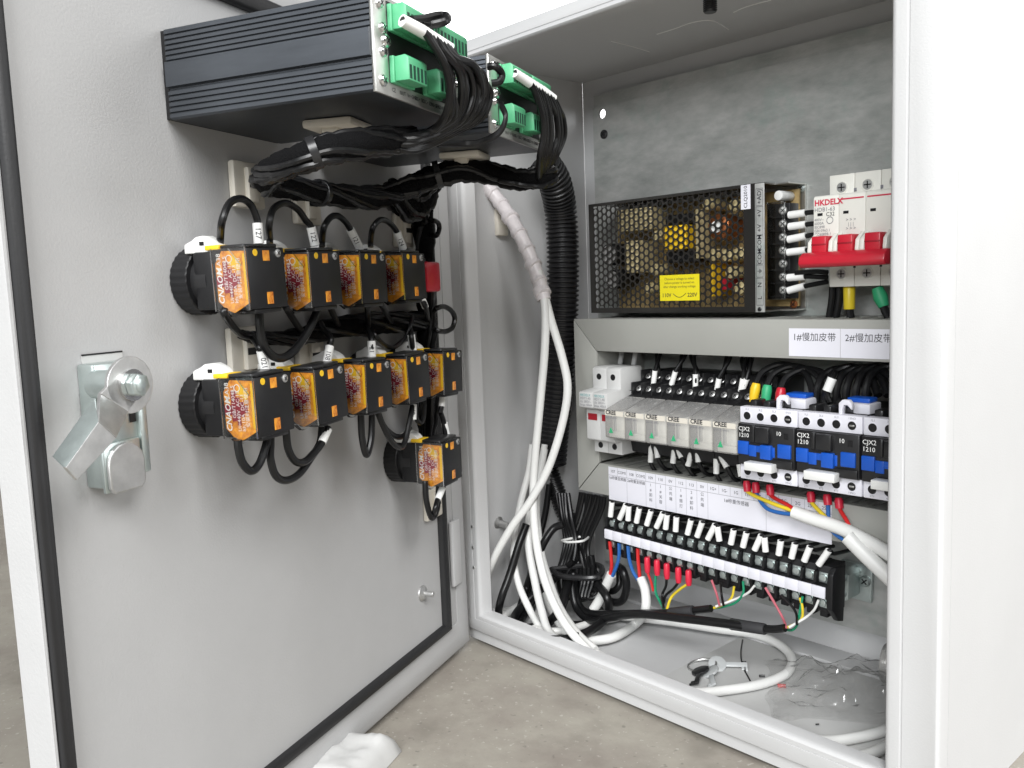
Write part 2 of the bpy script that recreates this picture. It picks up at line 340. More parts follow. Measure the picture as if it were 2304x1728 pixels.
# ================================================================ door
DX0, DX1, DZ0, DZ1 = -0.3992, -0.003, -0.0069, 0.4845
door = dthing('cabinet_door', 'light grey painted steel door swung open on the left of the cabinet', 'door')
pan = bx('panel', 'door_paint', door, DX0 + 0.002, DX1 - 0.012, 0.0, 0.0015, DZ0 + 0.014, DZ1 - 0.014, 0)
dr = []
for (t, y) in ((0, 0.0165), (0, 0.0022), (0.04, 0.0008), (0.10, 0.0002), (0.55, -0.0008), (0.95, -0.0012), (1.0, -0.0008), (1.0, 0.0012)): dr.append((0.0022 * t, 0.018 * t, 0.0235 * t, 0.0265 * t, y))
fm_ = MB().ring((DX0, DX1, DZ0, DZ1), dr)
fm_.v = [(x, y - 0.0030 * max(0.0, 1 - (z - DZ0) / 0.0235), z) for (x, y, z) in fm_.v]      # lower strip leans out towards its edge
fm_.build('edge_flange', 'door_paint', door, smooth=40)
gk = []
for (t, y) in ((0, 0.0), (0.0, -0.0030), (0.18, -0.0048), (0.5, -0.0054), (0.82, -0.0048), (1, -0.0030), (1, 0.0)): gk.append((0.0024 + 0.0064 * t, 0.034 + 0.0095 * t, 0.0240 + 0.0066 * t, 0.0270 + 0.0100 * t, y))
MB().ring((DX0, DX1, DZ0, DZ1), gk).build('gasket', 'rubber', door, smooth=60)
# hinge between door and frame
hg = MB(); c0 = Vector((0.0045, -0.0085, 0))
hinge = MB().cyl(c0 + Vector((0, 0, 0.088)), c0 + Vector((0, 0, 0.1050)), 0.0040).cyl(c0 + Vector((0, 0, 0.0615)), c0 + Vector((0, 0, 0.0875)), 0.0040).cyl(c0 + Vector((0, 0, 0.048)), c0 + Vector((0, 0, 0.0610)), 0.0048)
hinge.v = [tuple(Matrix.Rotation(-DROT, 3, 'Z') @ (Vector(v) - DO)) for v in hinge.v]
hinge = hinge.build('hinge', 'paint', door)
pn = MB().cyl(c0 + Vector((0, 0, 0.043)), c0 + Vector((0, 0, 0.110)), 0.0017); pn.v = [tuple(Matrix.Rotation(-DROT, 3, 'Z') @ (Vector(v) - DO)) for v in pn.v]; pn.build('pin', 'steel', hinge)
bx('hinge_leaf', 'paint', hinge, -0.030, -0.016, -0.0045, -0.001, 0.050, 0.104, 0.001)
# threaded stud low on the door
MB().lathe([(0.0062, 0), (0.0060, 0.0010), (0.0040, 0.0024), (0.0022, 0.0028), (0.0022, 0.0095), (0.0018, 0.010)], (-0.0764, 0, 0.0607), (0, -1, 0), 18).build('stud', 'steel', door)
# latch
lt = bx('latch', 'zinc_bright', door, -0.3695, -0.3460, -0.0100, 0.0, 0.2100, 0.2650, 0.0012)
MB().box(-0.3665, -0.3440, -0.0005, -0.0002, 0.2650, 0.2690).build('slot_opening', 'grey_plastic', lt, smooth=0)
MB().box(-0.3665, -0.3440, -0.0007, -0.0003, 0.2684, 0.2691).build('slot_shade', 'black_plastic', lt, smooth=0)  # flat black strip drawn as the shadow under the slot's top
bx('cover_plate', 'zinc_bright', lt, -0.3702, -0.3490, -0.0122, -0.0102, 0.2080, 0.2300, 0.0008)
cpb = MB(); pts = []
for i in range(9):
    t = math.pi * i / 8; pts.append((-0.3594 + 0.0100 * math.cos(t), 0.2205 + 0.0090 * math.sin(t)))
pts += [(-0.3692, 0.2100), (-0.3672, 0.2076), (-0.3516, 0.2076), (-0.3496, 0.2100)]
cpb.prism(pts, 'y', -0.0146, -0.0123).build('knob_cover', 'steel', lt, 0.0007, 18)
bx('bracket', 'zinc_bright', lt, -0.3478, -0.3432, -0.0118, -0.0008, 0.2130, 0.2480, 0.0008)
for (zz) in (0.2370, 0.2425): MB().box(-0.3520, -0.3486, -0.0104, -0.0098, zz, zz + 0.0042).build('bracket_slot', 'black_plastic', lt, smooth=0)
# lever: round eye, cranked down to the left into a flanged arm
A = Vector((-0.3490, 0.2535))
DINV = Matrix.Rotation(-DROT, 3, 'Z')
def DL(px, py, n): return DINV @ (PD(px, py, n) - DO)
ec = DL(295, 866, 0.0305); A = Vector((ec.x, ec.z)); lv = MB()
MB().cyl((A.x, -0.0098, A.y), (A.x, -0.0284, A.y), 0.0062).build('spindle', 'zinc_bright', lt, 0.0006)
lv.cyl((A.x, -0.0305, A.y), (A.x, -0.0285, A.y), 0.0122, seg=36)
def sheet(mb, q, th=Vector((0, 0.0018, 0))):
    mb.add(list(q) + [p + th for p in q], [(0, 1, 2, 3), (7, 6, 5, 4), (0, 1, 5, 4), (1, 2, 6, 5), (2, 3, 7, 6), (3, 0, 4, 7)])
E1, E2, E3, E4 = DL(262, 850, 0.0305), DL(318, 886, 0.0305), DL(290, 925, 0.0305), DL(226, 886, 0.0305)
P1, P2, P3, P4 = DL(222, 948, 0.0370), DL(262, 986, 0.0370), DL(174, 1081, 0.0385), DL(148, 1052, 0.0385)
G1, G4 = DL(213, 903, 0.0300), DL(124, 1028, 0.0300)
sheet(lv, (E1, E2, E3, E4)); sheet(lv, (E4, E3, P2, P1)); sheet(lv, (P1, P2, P3, P4))
lever = lv.build('lever', 'steel', lt, 0.0003, 18)
sheet2 = MB(); sheet(sheet2, (G1, P1 + Vector((0, -0.0002, 0)), P4 + Vector((0, -0.0002, 0)), G4)); sheet2.build('lever_flange', 'zinc_bright', lt, 0.0003)
MB().cyl((A.x, -0.0305, A.y), (A.x, -0.0320, A.y), 0.0068, seg=24).build('washer', 'nickel', lt)
MB().cyl((A.x, -0.0320, A.y), (A.x, -0.0362, A.y), 0.0052, seg=6).build('hex_bolt', 'zinc_bright', lt, 0.0006)
screw(lt, (A.x, -0.0362, A.y), (0, -1, 0), 0.0030, 'zinc_bright', 'bolt_recess', 0.0006, False)

# ================================================================ weighing controllers on the door
def controller(u, label):
    t = dthing('weighing_controller', label, 'controller', u, 0.0, 0.3787, 'black controllers on the door')
    w, h, L = 0.087, 0.0428, 0.118
    left = [(0.0, 0.0)]
    def grooves(z0, z1, n):
        out = []; st = (z1 - z0) / n
        for i in range(n):
            a = z0 + st * i; out += [(0.0, a + st * 0.12), (0.0, a + st * 0.70), (0.0010, a + st * 0.76), (0.0010, a + st * 0.97)]
        return out
    prof = [(0.0012, 0.0)] + grooves(0.0006, 0.0140, 5) + [(0.0012, 0.0142), (0.0012, 0.0150), (-0.0012, 0.0153), (-0.0012, 0.0268), (-0.0004, 0.0272), (0.0009, 0.0276)] + grooves(0.0278, h - 0.0004, 6)
    prof[-2:] = [(0.0, h - 0.0006), (0.0012, h)]
    full = prof + [(w - x, z) for (x, z) in reversed(prof)]
    MB().prism(full, 'y', -L, -0.003).build('housing', 'anodised', t, smooth=20)
    MB().box(0.001, w - 0.001, -0.003, 0.0, 0.0005, h - 0.0005).build('rear_plate', 'black_plastic', t)
    ep = MB().box(0.0002, w - 0.0002, -L - 0.0016, -L, -0.0002, h + 0.0002).build('end_plate', 'bare_alu', t, 0.0003)
    MB().box(0.0120, 0.0760, -L - 0.0019, -L - 0.0012, 0.0060, 0.0410).build('socket_opening', 'black_plastic', ep, smooth=0)
    for sx in (1, -1):
        for (ox, oz, r) in ((0.0060, 0.0383, 0.0023), (0.0078, 0.0283, 0.0023), (0.0100, 0.0232, 0.0030), (0.0072, 0.0180, 0.0023), (0.0058, 0.0054, 0.0026)):
            screw(t, (ox if sx > 0 else w - ox, -L - 0.0016, oz), (0, -1, 0), r, 'nickel', h=0.0018)
    # text along the lower edge of the plate
    for i, s in enumerate(('CZ', 'OUT', 'V+ GND', 'SIG+ SIG-', 'EXC+ EXC-', 'SEN+ SEN-', 'SHLD', 'V+ GND', 'A B')):
        text('printed_text', s, 0.0026, (0.0135 + i * 0.0070, -L - 0.00172, 0.0030), (1, 0, 0), (0, 0, 1), 'ink', ep, 'LEFT')
    def plug(x0, x1, z0, z1, n, up):
        hd = MB().box(x0 - 0.0008, x1 + 0.0008, -0.1222, -L - 0.0018, z0 - 0.0006, z1 + 0.0004).build('socket', 'green', t, 0.0004)
        prf = [(-0.1222, z0 + 0.0002), (-0.1222, z1), (-0.1275, z1 + 0.0004), (-0.1292, z1 - 0.0012), (-0.1292, z0)]
        pg = MB().prism(prf, 'x', x0, x1).build('terminal_plug', 'green', t, 0.0003)
        st = (x1 - x0) / n
        for i in range(n):
            a = x0 + st * (i + 0.22)
            MB().box(a, a + st * 0.56, -0.12935, -0.1280, z0 + 0.0008, z0 + 0.0068).build('wire_entry', 'green_dark', pg, smooth=0)
            MB().cyl((a + st * 0.28, -0.1252, z1 + 0.0001), (a + st * 0.28, -0.1252, z1 + 0.0004), st * 0.26, seg=10).build('clamp_screw', 'steel', pg)
    plug(0.0129, 0.0430, 0.0285, 0.0393, 8, True); plug(0.0450, 0.0750, 0.0285, 0.0393, 8, True)
    plug(0.0129, 0.0300, 0.0062, 0.0170, 5, False); plug(0.0430, 0.0580, 0.0062, 0.0170, 4, False)
    return t
controller(0.3049, 'black finned aluminium controller box nearest the free edge of the door')
controller(0.1829, 'black finned aluminium controller box nearer the cabinet, with green plugs')

# ================================================================ switch and lamp blocks on the door
NF = 0.0465
def pilot_proto():
    t = dthing('switch_block', 'x', 'switch', 0, 0, 0, 'switch blocks on the door')
    g = MB(); seg = 120; prof = []
    vs = []; ys = (0.0, -0.0105)
    for y in ys:
        for i in range(seg):
            a = 2 * math.pi * i / seg; r = 0.0172 if i % 4 < 2 else 0.0169; vs.append((r * math.cos(a), y, r * math.sin(a)))
    g.add(vs, [(i, (i + 1) % seg, seg + (i + 1) % seg, seg + i) for i in range(seg)] + [tuple(range(seg)), tuple(range(seg, 2 * seg))])
    g.build('locking_ring', 'black_plastic', t, 0.0005, 30, 1)
    MB().cyl((0, -0.0100, 0), (0, -0.0200, 0), 0.0140, seg=32).build('neck', 'black_satin', t)
    bx('body', 'black_plastic', t, -0.0136, 0.0136, -0.0262, -0.0128, -0.0143, 0.0140, 0.0012)
    blk = bx('contact_block', 'black_plastic', t, -0.0140, 0.0140, -NF, -0.0255, -0.0148, 0.0146, 0.0006)
    # rear contact step
    bx('terminal_step', 'black_plastic', blk, 0.0140, 0.0172, -NF + 0.004, -0.030, -0.0125, 0.0125, 0.0006)
    # label on the side face
    x = -0.01425; n0, n1, z0, z1 = 0.0268, 0.0460, -0.0143, 0.0141
    lab = MB(); o = [(-n0 - 0.0045, z0), (-n0 - 0.0095, z0 - 0.0018), (-n0 - 0.0135, z0), (-n1, z0 + 0.003), (-n1, z1 - 0.001), (-n0 - 0.0048, z1 - 0.0004), (-n0 - 0.0004, z1 - 0.0062), (-n0 - 0.0004, z0 + 0.004)]
    lb = lab.prism(o, 'x', x, -0.0141).build('label', 'orange', t, smooth=0)
    mm = MB(); xm = x - 0.00012
    for (a0, a1, c0, c1) in ((0.0272, 0.0315, -0.0035, 0.0015), (0.0315, 0.0345, -0.0065, 0.0085), (0.0345, 0.0368, -0.0085, 0.0052), (0.0368, 0.0392, -0.0045, 0.0030), (0.0392, 0.0412, -0.0025, 0.0014)):
        mm.add([(xm, -a0, c0), (xm, -a1, c0), (xm, -a1, c1), (xm, -a0, c1)], [(0, 1, 2, 3)])
    mm.build('printed_panel', 'maroon', lb, smooth=0)
    ym = MB()
    ym.add([(xm, -0.0438, -0.0100), (xm, -0.0458, -0.0100), (xm, -0.0458, 0.0120), (xm, -0.0438, 0.0120)], [(0, 1, 2, 3)])
    ym.add([(xm, -0.0352, 0.0075), (xm, -0.0410, 0.0035), (xm, -0.0428, 0.0075), (xm, -0.0385, 0.0122)], [(0, 1, 2, 3)])
    ym.build('yellow_bar', 'yellow', lb, smooth=0)
    xt = xm - 0.0001; xd, yd = (0, 0, 1), (0, 1, 0)
    text('printed_text', 'CNAOM', 0.0046, (xt, -0.0296, -0.0118), xd, yd, 'print_white', lb, bold=0.02, shear=0.25)
    text('printed_text', 'LA38', 0.0036, (xt, -0.0296, 0.0048), xd, yd, 'print_white', lb)
    text('printed_text', 'GB/T14048.5', 0.0030, (xt, -0.0331, -0.0050), xd, yd, 'print_white', lb)
    text('printed_text', 'Ui=440V  AC-15', 0.0029, (xt, -0.0358, -0.0115), xd, yd, 'print_white', lb)
    text('printed_text', 'Ith:10A  DC-13', 0.0029, (xt, -0.0384, -0.0115), xd, yd, 'print_white', lb)
    text('printed_text', '安装时注意使用', 0.0028, (xt, -0.0411, -0.0095), xd, yd, 'print_white', lb)
    MB().tube([Vector((xt, -0.0358 + 0.0017 * math.cos(a), 0.0098 + 0.0017 * math.sin(a))) for a in [2 * math.pi * i / 20 for i in range(21)]], 0.00022, 6).build('round_mark', 'print_white', lb, smooth=0)
    # clear cover over the label, folded round the corner
    cv = MB()
    cv.box(-0.0152, -0.0149, -NF + 0.0002, -0.0260, -0.0152, 0.0150)
    cv.add([(-0.0152, -0.0300, -0.0152), (-0.0152, -0.0400, -0.0152), (-0.0152, -0.0362, -0.0178), (-0.0152, -0.0335, -0.0178), (-0.0120, -0.0300, -0.0152), (-0.0120, -0.0400, -0.0152), (-0.0128, -0.0362, -0.0178), (-0.0128, -0.0335, -0.0178)],
           [(0, 1, 2, 3), (4, 5, 6, 7), (0, 3, 7, 4), (1, 2, 6, 5), (3, 2, 6, 7)])
    cv.box(-0.0152, 0.004, -NF + 0.0002, -0.0320, 0.0150, 0.0154)
    cv.build('clear_cover', 'clear_plastic', t, smooth=0)
    # bright creases of the cover
    cr = MB(); cr.add([(-0.01535, -0.0362, 0.0146), (-0.01535, -0.0372, 0.0146), (-0.01535, -0.0440, 0.0062), (-0.01535, -0.0432, 0.0062)], [(0, 1, 2, 3)])
    cr.box(-0.0156, -0.0150, -NF - 0.0001, -NF + 0.0003, -0.0150, 0.0150).box(-0.0156, -0.0150, -0.0263, -0.0258, -0.0150, 0.0150)
    cr.build('cover_crease', 'clear_edge', t, smooth=0)
    # white locking tab with its slot
    tb = []
    for (a, c) in ((-0.0065, 0.0135), (-0.0068, 0.0180), (-0.0085, 0.0188), (-0.0115, 0.0198), (-0.0145, 0.0215), (-0.0185, 0.0218), (-0.0215, 0.0205), (-0.0240, 0.0190), (-0.0258, 0.0170), (-0.0262, 0.0135)): tb.append((a, c))
    wt = MB().prism(tb, 'x', -0.0120, -0.0035).build('locking_tab', 'white_plastic', t, 0.0008)
    MB().box(-0.0123, -0.0118, -0.0195, -0.0168, 0.0172, 0.0190).build('tab_slot', 'black_plastic', wt, smooth=0)
    bx('yellow_catch', 'yellow', t, -0.0142, -0.0030, -0.0300, -0.0215, 0.0145, 0.0168, 0.0004)
    # slots and screws on the face
    yf = -NF - 0.0002
    for (x0, x1, z0, z1) in ((-0.0026, 0.0022, 0.0082, 0.0132), (-0.0018, 0.0026, -0.0128, -0.0070)): MB().box(x0, x1, yf, -NF + 0.0004, z0, z1).build('orange_slot', 'orange', t, smooth=0)
    MB().cyl((-0.0082, yf, 0.0122), (-0.0082, -NF + 0.0004, 0.0122), 0.0017, seg=12).build('yellow_dot', 'yellow', t)
    screw(t, (0.0090, -NF, 0.0118), (0, -1, 0), 0.0021, 'steel', 'terminal_screw', 0.0008)
    screw(t, (-0.0085, -0.0415, 0.0146), (0, 0, 1), 0.0022, 'nickel', 'terminal_screw', 0.0010)
    bx('upper_ledge', 'black_satin', t, -0.0130, 0.0120, -0.0440, -0.0290, 0.0146, 0.0165, 0.0006)
    bx('lower_ledge', 'black_satin', t, -0.0090, 0.0120, -0.0440, -0.0290, -0.0172, -0.0148, 0.0006)
    return t
clear('clear_edge', (1, 1, 1), 0.42, 0.16)
proto = pilot_proto()
ordn = ('leftmost', 'second from the left', 'third from the left', 'fourth from the left', 'rightmost')
spots = []
for j in range(4): spots.append((0.2940 - 0.0492 * j, 0.3003, 'black switch block with orange label, %s of the upper row' % ordn[j]))
for j in range(5): spots.append((0.2950 - 0.0492 * j, 0.2375 - 0.0008 * j, 'black switch block with orange label, %s of the lower row of five' % ordn[j]))
spots.append((0.1055, 0.1722, 'single black switch block with orange label below the rows'))
for i, (u, z, lb) in enumerate(spots):
    o = proto if i == 0 else copy_tree(proto)
    o.location = dw(u, 0.0, z); o['label'] = lb; o.rotation_euler = (R(random.uniform(-1, 1)), R(random.uniform(-2.2, 2.2)), DROT)
t = dthing('emergency_stop_block', 'red switch block at the right end of the upper row', 'switch', 0.0950, 0.0, 0.3003)
bx('body', 'black_plastic', t, -0.0136, 0.0136, -0.0200, -0.0020, -0.0148, 0.0146, 0.0012)
MB().lathe([(0.0168, 0), (0.0172, 0.004), (0.0172, 0.008), (0.0140, 0.0095)], (0, 0, 0), (0, -1, 0), 28).build('locking_ring', 'black_plastic', t)
bx('red_block', 'red', t, -0.0120, 0.0086, -0.0340, -0.0195, -0.0100, 0.0110, 0.002)

# ================================================================ wiring duct round the device row
YD = 0.091
duct = thing('wiring_duct', 'grey plastic wiring duct framing the middle device row on three sides', 'cable duct')
x0, x1, xa, zt, zti, zb_, zbi = 0.0545, 0.0805, 0.388, 0.2625, 0.2355, 0.1125, 0.1395
MB().prism([(x0, zt), (xa, zt), (xa, zti), (x1, zti)], 'y', YD, YD + 0.0035).build('upper_cover', 'duct', duct, 0.0006)
g = 0.0005
MB().prism([(x0, zt - 2 * g), (x1 - g, zti - g), (x1 - g, zbi + g), (x0, zb_ + 2 * g)], 'y', YD + 0.0002, YD + 0.0035).build('left_cover', 'duct', duct, 0.0006)
MB().prism([(x0, zb_), (x1, zbi), (xa, zbi), (xa, zb_)], 'y', YD, YD + 0.0035).build('lower_cover', 'duct', duct, 0.0006)
def comb(name, xx0, xx1, z, up):
    mb = MB(); mb.box(xx0, xx1, YD + 0.0036, YD + 0.008, z - 0.0008, z + 0.0008).box(xx0, xx1, 0.140, 0.1545, z - 0.0008, z + 0.0008)
    x = xx0
    while x < xx1 - 0.006: mb.box(x, x + 0.0065, YD + 0.008, 0.140, z - 0.0008, z + 0.0008); x += 0.0125
    return mb.build(name, 'duct', duct, smooth=0)
comb('slotted_side', 0.055, xa, zt - 0.0012, True); comb('slotted_side', x1, xa, zti + 0.0012, False)
comb('slotted_side', x1, xa, zbi - 0.0012, True); comb('slotted_side', 0.055, xa, zb_ + 0.0012, False)
bx('outer_side', 'duct', duct, x0 + 0.0006, x0 + 0.0020, YD + 0.0036, 0.1545, zb_ + 0.003, zt - 0.003, 0)
bx('inner_side', 'duct', duct, x1 - 0.0024, x1 - 0.0010, YD + 0.0036, 0.1545, zbi + 0.001, zti - 0.001, 0)
for (a, b_, s) in ((0.2600, 0.2972, '1#慢加皮带'), (0.2975, 0.3350, '2#慢加皮带')):
    p = MB().box(a, b_, YD - 0.0003, YD, 0.2374, 0.2564).build('name_label', 'paper', duct, smooth=0)
    ftext('printed_text', s, 0.0062, (a + b_) / 2, YD - 0.00036, 0.2503, 'ink', p)
# paper strip of terminal names on the lower cover
p = MB().box(0.0908, 0.2917, YD - 0.0003, YD, 0.1098, 0.1380).build('terminal_chart', 'paper', duct, smooth=0)
gm = MB(); yy = YD - 0.0004
def gl(xa_, xb_, za_, zb2): gm.add([(xa_, yy, za_), (xb_, yy, za_), (xb_, yy, zb2), (xa_, yy, zb2)], [(0, 1, 2, 3)])
cw = (0.2917 - 0.0908) / 20
gl(0.0908, 0.2917, 0.1308, 0.13105)
for i in range(1, 20): gl(0.0908 + cw * i, 0.0908 + cw * i + 0.0002, 0.1308, 0.1380)
for i in (2, 4, 5, 6, 7, 8, 9, 10, 15): gl(0.0908 + cw * i, 0.0908 + cw * i + 0.0002, 0.1098, 0.1308)
gm.build('grid_lines', 'ink_grey', p, smooth=0)
for i, s in enumerate('107 COM1 108 COM2 109 110 0V 112 113 0V 1G+ 1G- 1G 1S+ 1S- 2G+ 2G- 2G 2S+ 2S-'.split()):
    ftext('printed_text', s, 0.0034, 0.0908 + cw * (i + 0.5), yy - 0.00002, 0.1343, 'ink', p)
ftext('printed_text', '1#称重变频器', 0.0031, 0.1008, yy - 0.00002, 0.1287, 'ink', p); ftext('printed_text', '2#称重变频器', 0.0031, 0.1209, yy - 0.00002, 0.1287, 'ink', p)
ftext('printed_text', '1#称重传感器', 0.0036, 0.2165, yy - 0.00002, 0.1270, 'ink', p); ftext('printed_text', '2#称重传感器', 0.0036, 0.2670, yy - 0.00002, 0.1270, 'ink', p)
for i, s in enumerate(('1#卸料', '1#关限', '公共端', '1#振打', '2#卸料', '公共端')):
    for k, ch in enumerate(s): ftext('printed_text', ch, 0.0033, 0.0908 + cw * (i + 4.5), yy - 0.00002, 0.1285 - 0.0042 * k, 'ink', p)

# ================================================================ power supply
mat('black_alu', (0.10, 0.097, 0.092), 0.28, 0.85)
psu = thing('power_supply', 'perforated black metal power supply with yellow voltage label', 'power supply', (0.055, 0.155, 0.2665))
w, h, d = 0.1715, 0.0915, 0.0415                     # local: x right, y toward the front is negative
bx('base_plate', 'bare_alu', psu, 0.0, 0.182, -0.0022, -0.0004, 0.0, 0.0935, 0)
for z in (0.0, 0.0925): MB().box(0, w, -d + 0.0011, -0.0023, z, z + 0.0010).build('side_flange', 'black_alu', psu, smooth=0)
for z, y in ((0.0, -0.018), (0.0925, -0.026)): MB().box(w, 0.182, y, -0.0023, z, z + 0.0010).build('end_flange', 'bare_alu', psu, smooth=0)
# hexagonal perforation: every hole is a real opening
cv = MB(); s = 0.00333; dx = 1.5 * s; dy = math.sqrt(3) * s; rh = 0.00236; nx, ny = 30, 15; yf = -d
def hexcell(cx, cz):
    o = []; q = []
    for i in range(12):
        a = math.pi * i / 6; rr = s if i % 2 == 0 else s * math.cos(math.pi / 6)
        o.append((cx + rr * math.cos(a), yf, cz + rr * math.sin(a))); q.append((cx + rh * math.cos(a), yf, cz + rh * math.sin(a)))
    bk = [(a, yf + 0.0009, c) for (a, _, c) in q]
    f = [(i, (i + 1) % 12, 12 + (i + 1) % 12, 12 + i) for i in range(12)] + [(12 + i, 12 + (i + 1) % 12, 24 + (i + 1) % 12, 24 + i) for i in range(12)]
    cv.add(o + q + bk, f)
hx0, hz0 = 0.0075, 0.0060
for i in range(nx):
    for j in range(ny):
        cz = hz0 + dy * j + (dy / 2 if i % 2 else 0)
        hexcell(hx0 + dx * i, cz)
cv.box(0, hx0 - s + 0.0008, yf - 0.0001, yf + 0.0009, 0, 0.0935); xr = hx0 + dx * (nx - 1) + s - 0.0008
cv.box(xr, w - 0.007, yf - 0.0001, yf + 0.0009, 0, 0.0935)
cv.box(hx0 - s + 0.0008, xr, yf - 0.0001, yf + 0.0009, 0, hz0 - dy * 0.30); cv.box(hx0 - s + 0.0008, xr, yf - 0.0001, yf + 0.0009, hz0 + dy * (ny - 1) + dy * 0.75, 0.0935)
cv.build('perforated_cover', 'black_alu', psu, smooth=0)
# grey printed strip along the terminal side
ls = bx('terminal_strip_label', 'zinc_plate', psu, w - 0.0070, w + 0.0005, yf - 0.0002, yf + 0.0010, 0.0, 0.0930, 0.0002)
for (s_, z) in (('+ADJ', 0.0835), ('+V', 0.0715), ('+V', 0.0610), ('COM', 0.0510), ('COM', 0.0405), ('\u23da', 0.0300), ('N', 0.0200), ('L', 0.0105)):
    text('printed_text', s_, 0.0048, (w - 0.0032, yf - 0.00026, z), (0, 0, 1), (-1, 0, 0), 'ink', ls, 'CENTER', bold=0.01)
fm = MB()
for (a, b_) in ((0.0770, 0.0895), (0.0560, 0.0765), (0.0350, 0.0555), (0.0255, 0.0345), (0.0050, 0.0250)):
    for (p0, p1, q0, q1) in ((w - 0.0062, w - 0.0059, a, b_), (w - 0.0005, w - 0.0002, a, b_), (w - 0.0062, w - 0.0002, a, a + 0.0003), (w - 0.0062, w - 0.0002, b_ - 0.0003, b_)):
        fm.add([(p0, yf - 0.00025, q0), (p1, yf - 0.00025, q0), (p1, yf - 0.00025, q1), (p0, yf - 0.00025, q1)], [(0, 1, 2, 3)])
fm.build('printed_frames', 'ink', ls, smooth=0)
# stickers
st = bx('yellow_label', 'yellow_label', psu, 0.0765, 0.1150, yf - 0.0005, yf - 0.0002, 0.0095, 0.0300, 0)
for (s_, z) in (('Choose a voltage to select', 0.0268), ('before power is turned on', 0.0237), ('after change working voltage', 0.0206)): ftext('printed_text', s_, 0.0027, 0.0958, yf - 0.00056, z, 'ink', st)
ftext('printed_text', '110V', 0.0044, 0.0832, yf - 0.00056, 0.0138, 'ink', st, bold=0.015); ftext('printed_text', '220V', 0.0044, 0.1082, yf - 0.00056, 0.0138, 'ink', st, bold=0.015)
ar = MB(); pts = [Vector((0.0895 + 0.0127 * i / 10, yf - 0.0006, 0.0152 - 0.0030 * math.sin(math.pi * i / 10))) for i in range(11)]
ar.tube(pts, 0.00022, 6).build('printed_arrow', 'ink', st)
st = bx('white_sticker', 'paper', psu, 0.1530, 0.1610, yf - 0.0005, yf - 0.0002, 0.0755, 0.0932, 0)
text('printed_text', 'CLQ20101', 0.0040, (0.1571, yf - 0.00056, 0.0763), (0, 0, 1), (-1, 0, 0), 'ink', st, 'LEFT', bold=0.01)
# what shows through the holes
bx('circuit_board', 'pcb', psu, 0.003, 0.180, -0.0075, -0.0055, 0.003, 0.0895, 0)
bx('transformer', 'yellow', psu, 0.0800, 0.1010, -0.0395, -0.0080, 0.0500, 0.0690, 0.001)
bx('transformer_core', 'black_plastic', psu, 0.0760, 0.1050, -0.0330, -0.0080, 0.0700, 0.0780, 0.001); bx('transformer_core', 'black_plastic', psu, 0.0760, 0.1050, -0.0330, -0.0080, 0.0395, 0.0490, 0.001)
bx('tall_heatsink', 'tan', psu, 0.1085, 0.1130, -0.0370, -0.0080, 0.0420, 0.0800, 0.0004)
MB().lathe([(0.0055, 0), (0.0095, 0.002), (0.0100, 0.012), (0.0095, 0.022), (0.0055, 0.024)], (0.1290, -0.0140, 0.0650), (0, -1, 0), 20).build('toroid_coil', 'copper', psu)
MB().cyl((0.1290, -0.009, 0.0650), (0.1290, -0.0392, 0.0650), 0.0045).build('toroid_core', 'white_plastic', psu)
for (x, z, r, m) in ((0.0160, 0.0500, 0.0095, 'black_satin'), (0.0190, 0.0285, 0.0085, 'black_satin')):
    c = MB().cyl((x, -0.0080, z), (x, -0.0345, z), r, seg=24).build('capacitor', m, psu, 0.0008); MB().cyl((x, -0.0345, z), (x, -0.0349, z), r * 0.85, seg=24).build('capacitor_top', 'nickel', c)
bx('line_filter', 'tan', psu, 0.0360, 0.0520, -0.0385, -0.0080, 0.0330, 0.0600, 0.002); bx('filter_winding', 'copper', psu, 0.0420, 0.0450, -0.0345, -0.0080, 0.0330, 0.0600, 0.001); bx('filter_winding', 'yellow', psu, 0.0480, 0.0500, -0.0345, -0.0080, 0.0360, 0.0560, 0.0006)
bx('upper_heatsink', 'tan', psu, 0.0300, 0.0660, -0.0380, -0.0100, 0.0680, 0.0860, 0.001)
bx('film_capacitor', 'yellow', psu, 0.1180, 0.1215, -0.0330, -0.0080, 0.0120, 0.0380, 0.0006); bx('red_capacitor', 'red', psu, 0.1270, 0.1330, -0.0310, -0.0080, 0.0170, 0.0270, 0.0006)
for (x, z) in ((0.1400, 0.0300), (0.1480, 0.0440), (0.1370, 0.0430), (0.1480, 0.0180), (0.1250, 0.0440), (0.0600, 0.0200), (0.0680, 0.0350), (0.0700, 0.0620), (0.1440, 0.0800), (0.1200, 0.0830)):
    MB().cyl((x, -0.0080, z), (x, -0.0375, z), 0.0046, seg=18).build('small_capacitor', 'brass', psu, 0.0006)
# screw terminals with clear cover
tb = bx('terminal_block', 'black_plastic', psu, 0.1675, 0.1800, -0.0200, -0.0076, 0.0090, 0.0790, 0.0006)
for k in range(7):
    z = 0.0155 + 0.0097 * k
    bx('partition', 'black_plastic', tb, 0.1670, 0.1805, -0.0245, -0.0200, z - 0.0052, z - 0.0042, 0)
    screw(psu, (0.1745, -0.0200, z), (0.25, -1, 0), 0.0032, 'steel', 'terminal_screw', 0.0018)
cvr = MB().box(0.1668, 0.1672, -0.0290, -0.0120, 0.0090, 0.0795).box(0.1668, 0.1810, -0.0292, -0.0288, 0.0090, 0.0795); cvr.build('clear_guard', 'clear_plastic', psu, smooth=0)
MB().box(0.1805, 0.1811, -0.0294, -0.0285, 0.0088, 0.0797).box(0.1666, 0.1811, -0.0294, -0.0286, 0.0786, 0.0797).box(0.1666, 0.1811, -0.0294, -0.0286, 0.0086, 0.0095).build('guard_edge', 'clear_edge', psu, smooth=0)
